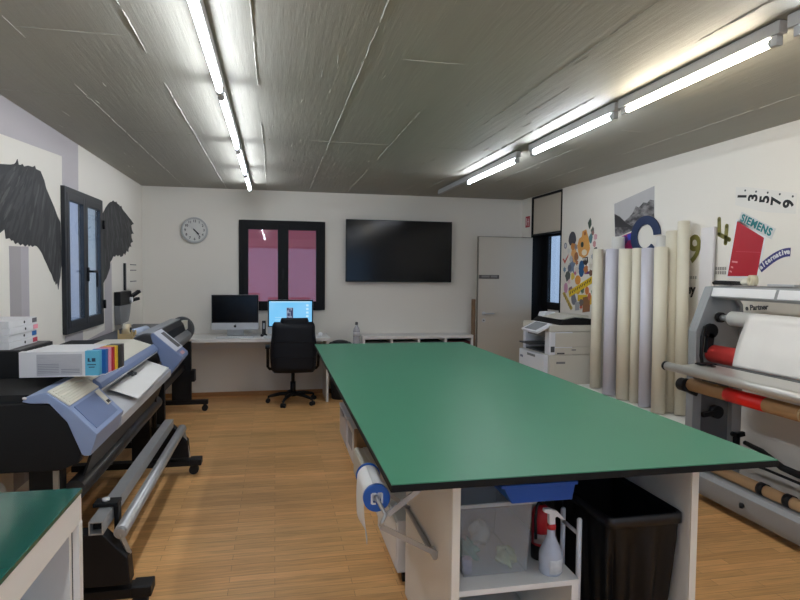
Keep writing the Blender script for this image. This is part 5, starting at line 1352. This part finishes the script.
for i, ((y, z, w, h), rgb, lab, kind) in enumerate(spec):
    w *= 1.65; h *= 1.55
    if kind == 'leaf': p = [(y-w*.1, z+h*1.0), (y+w*.45, z+h*.2), (y+w*.2, z-h*.6), (y, z-h*.95), (y-w*.4, z-h*.2), (y-w*.35, z+h*.5)]
    elif kind == 'dome': p = [(y+math.cos(a)*w*.5, z-h*.3+math.sin(a)*h*1.1) for a in [PI*k/12 for k in range(13)]]+[(y-w*.3, z-h*.8), (y+w*.3, z-h*.8)]
    elif kind == 'tick': p = [(y+w*.5, z), (y+w*.2, z-h*.8), (y-w*.5, z+h*.9), (y-w*.5, z+h*.5), (y+w*.2, z-h*1.2), (y+w*.6, z-h*.1)]; p = [(y+w*.5, z+.005), (y+w*.2, z-h*.5), (y-w*.5, z+h*.95), (y-w*.42, z+h*.35), (y+w*.2, z-h*1.1), (y+w*.62, z-h*.15)]
    elif kind == 'star': p = [(y+math.cos(PI/2+PI*k/5)*w*(.55 if k % 2 == 0 else .3), z+math.sin(PI/2+PI*k/5)*w*(.8 if k % 2 == 0 else .42)) for k in range(10)]
    elif kind == 'bar': p = [(y+w*.5, z+h*.7), (y-w*.5, z+h*.9), (y-w*.45, z-h*.7), (y+w*.5, z-h*.9)]
    elif kind == 'oval': p = oval(y, z, w, h)
    elif kind == 'ring':
        t = thing('sticker', lab, 'sticker', (XR-.002, y, z), 'stickers by the doorway')
        MB().pipe((XR-.0015, y, z), (XR-.003, y, z), .036, .022).build('ring_outline', cmat(rgb), t)
        MB().cyl((XR-.0015, y, z), (XR-.0028, y, z), .022).build('ring_centre', cmat((196, 198, 204)), t); continue
    else: p = rag(y, z, w, h, i+10)
    stick(p, cmat(rgb), lab)
for i, (y, z, s, rgb, lab) in enumerate([
 (6.30, 1.92, .07, (150, 150, 158), 'grey star sticker between the grey dome and the orange head'),
 (6.47, 1.88, .06, (216, 214, 208), 'white star sticker below the grey ring'),
 (6.27, 1.74, .06, (180, 110, 70), 'brown star sticker left of the toothed mouth'),
 (6.44, 1.52, .06, (222, 196, 200), 'pale pink star sticker above the ochre band'),
 (6.42, 1.245, .05, (70, 92, 130), 'small navy star sticker right of the ochre band'),
 (5.96, 1.70, .06, (214, 206, 190), 'cream star sticker right of the toothed mouth'),
 (6.30, 1.62, .05, (196, 96, 130), 'magenta star sticker right of the dark leafy one'),
 (6.15, 1.24, .055, (206, 90, 60), 'red star sticker beside the brown block'),
 (5.93, 1.80, .05, (170, 176, 186), 'light grey star sticker right of the orange muzzle'),
 (6.56, 1.66, .06, (120, 150, 170), 'pale blue star sticker at the left edge below the red tick')]):
    stick([(y+math.cos(PI/2+PI*k/6)*s*(.6 if k % 2 == 0 else .38), z+math.sin(PI/2+PI*k/6)*s*(.6 if k % 2 == 0 else .34)) for k in range(12)], cmat(rgb), lab, .001)
for i, (y, z, w, h, rgb, lab) in enumerate([
 (6.36, 1.93, .12, .05, (206, 140, 74), 'amber ragged sticker directly under the grey dome'),
 (6.29, 1.81, .10, .06, (160, 104, 66), 'tan ragged sticker left of the animal muzzle'),
 (6.43, 1.68, .09, .06, (96, 104, 120), 'slate ragged sticker behind the blue grey star'),
 (6.26, 1.65, .10, .05, (216, 206, 196), 'white ragged sticker left of the round blue one'),
 (6.06, 1.66, .10, .05, (196, 120, 62), 'rust ragged sticker right of the round blue one'),
 (6.36, 1.58, .10, .05, (226, 198, 90), 'pale yellow ragged sticker over the top end of the yellow band'),
 (5.95, 1.62, .08, .05, (120, 86, 66), 'dark tan ragged sticker above the right end of the yellow band'),
 (6.24, 1.42, .12, .05, (224, 176, 60), 'golden ragged sticker under the middle of the yellow band'),
 (6.40, 1.42, .10, .05, (150, 120, 130), 'mauve ragged sticker under the left end of the yellow band'),
 (6.13, 1.43, .08, .05, (96, 116, 96), 'olive green ragged sticker left of the deep orange dot'),
 (5.97, 1.36, .09, .05, (200, 110, 80), 'coral ragged sticker above the brown block'),
 (6.14, 1.29, .10, .05, (110, 100, 96), 'charcoal ragged sticker left of the brown block'),
 (6.40, 1.78, .08, .05, (186, 186, 190), 'silver ragged sticker left of the amber oval'),
 (5.93, 2.06, .05, .03, (150, 110, 100), 'brownish ragged sticker below the small grey green leaf')]):
    stick(rag(y, z, w, h, 50+i, 13), cmat(rgb), lab, .0005)
# orange animal head (generic) with ear, eyes and muzzle
t = thing('sticker', 'large orange animal head sticker with one upright ear in the collage', 'sticker', (XR-.002, 6.1, 1.8), 'stickers by the doorway')
y, z = 6.115, 1.905
wallflat([(6.22, 1.82), (6.265, 1.93), (6.225, 2.01), (6.165, 2.03), (6.155, 2.09), (6.075, 2.105), (6.045, 2.05), (6.01, 1.98), (5.985, 1.89), (6.03, 1.82), (6.12, 1.785)], .003).build('head', cmat((222, 160, 84)), t)
wallflat(oval(6.15, 1.94, .062, .034), .0045).build('eye', cmat((44, 62, 60)), t)
wallflat(oval(6.095, 2.06, .04, .022), .0045).build('inner_ear', cmat((170, 96, 52)), t)
wallflat(oval(6.10, 1.85, .11, .038), .0045).build('muzzle', cmat((236, 222, 196)), t)
t = thing('sticker', 'black and white toothed mouth sticker below the orange animal head', 'sticker', (XR-.002, 6.08, 1.7), 'stickers by the doorway')
wallflat([(6.135, 1.79), (6.03, 1.80), (6.02, 1.74), (6.06, 1.705), (6.11, 1.72)], .0045).build('mouth', cmat((52, 44, 44)), t)
bb = MB()
for k in range(3): bb.ext([(6.12-.03*k, 1.785), (6.10-.03*k, 1.787), (6.108-.03*k, 1.755)], 'x', XR-.0075, XR-.006)
bb.build('teeth', cmat((236, 232, 224)), t)
t = thing('sticker', 'long yellow band sticker with black dashes slanting across the collage', 'sticker', (XR-.002, 6.15, 1.4), 'stickers by the doorway')
wallflat([(6.45, 1.405), (5.885, 1.60), (5.875, 1.525), (6.42, 1.335)], .0035).build('band', cmat((230, 194, 40)), t)
bb = MB()
for k in range(9):
    f = .06+.1*k; yy = 6.43-.545*f; zz = 1.375+.19*f
    bb.ext([(yy+.018, zz-.012), (yy-.012, zz+.022), (yy-.022, zz+.018), (yy+.008, zz-.022)], 'x', XR-.0062, XR-.0052)
bb.build('dashes', cmat((60, 52, 34)), t)
t = thing('sticker', 'short ochre band sticker at the lower left corner of the collage', 'sticker', (XR-.002, 6.47, 1.2), 'stickers by the doorway')
wallflat([(6.595, 1.375), (6.55, 1.395), (6.345, 1.215), (6.38, 1.185)], .0035).build('band', cmat((196, 168, 78)), t)
bb = MB()
for k in range(5):
    f = .12+.18*k; bb.ext([(6.575-.21*f+.012, 1.385-.185*f-.022), (6.575-.21*f-.005, 1.385-.185*f+.008), (6.575-.21*f-.013, 1.385-.185*f+.002), (6.575-.21*f+.004, 1.385-.185*f-.028)], 'x', XR-.0062, XR-.0052)
bb.build('dashes', cmat((110, 88, 50)), t)

# ================================================================ LIGHT FROM OUTSIDE, CAMERA
w = bpy.data.worlds.new('sky'); SC.world = w; w.use_nodes = True
bg = w.node_tree.nodes['Background']; bg.inputs['Color'].default_value = lin((156, 194, 240)); bg.inputs['Strength'].default_value = 1.25

cam = bpy.data.cameras.new('camera'); co = bpy.data.objects.new('camera', cam); COL.objects.link(co)
F, YAW, PITCH, ROLL = 594.41, .2074, .0455, -.0103
fw = Vector((math.sin(YAW)*math.cos(PITCH), math.cos(YAW)*math.cos(PITCH), -math.sin(PITCH)))
r = Vector((math.cos(YAW), -math.sin(YAW), 0)); d = fw.cross(r)
c_, s_ = math.cos(ROLL), math.sin(ROLL)
r2 = c_*r+s_*d; d2 = -s_*r+c_*d
co.matrix_world = Matrix(((r2.x, -d2.x, -fw.x, 0), (r2.y, -d2.y, -fw.y, 0), (r2.z, -d2.z, -fw.z, 1.6), (0, 0, 0, 1)))
cam.sensor_width = 36; cam.lens = F/800*36; cam.clip_start = .05
SC.camera = co
SC.view_settings.view_transform = 'Standard'; SC.view_settings.look = 'None'
SC.view_settings.gamma = 1; SC.view_settings.use_curve_mapping = False
SC.view_settings.exposure = 0.92
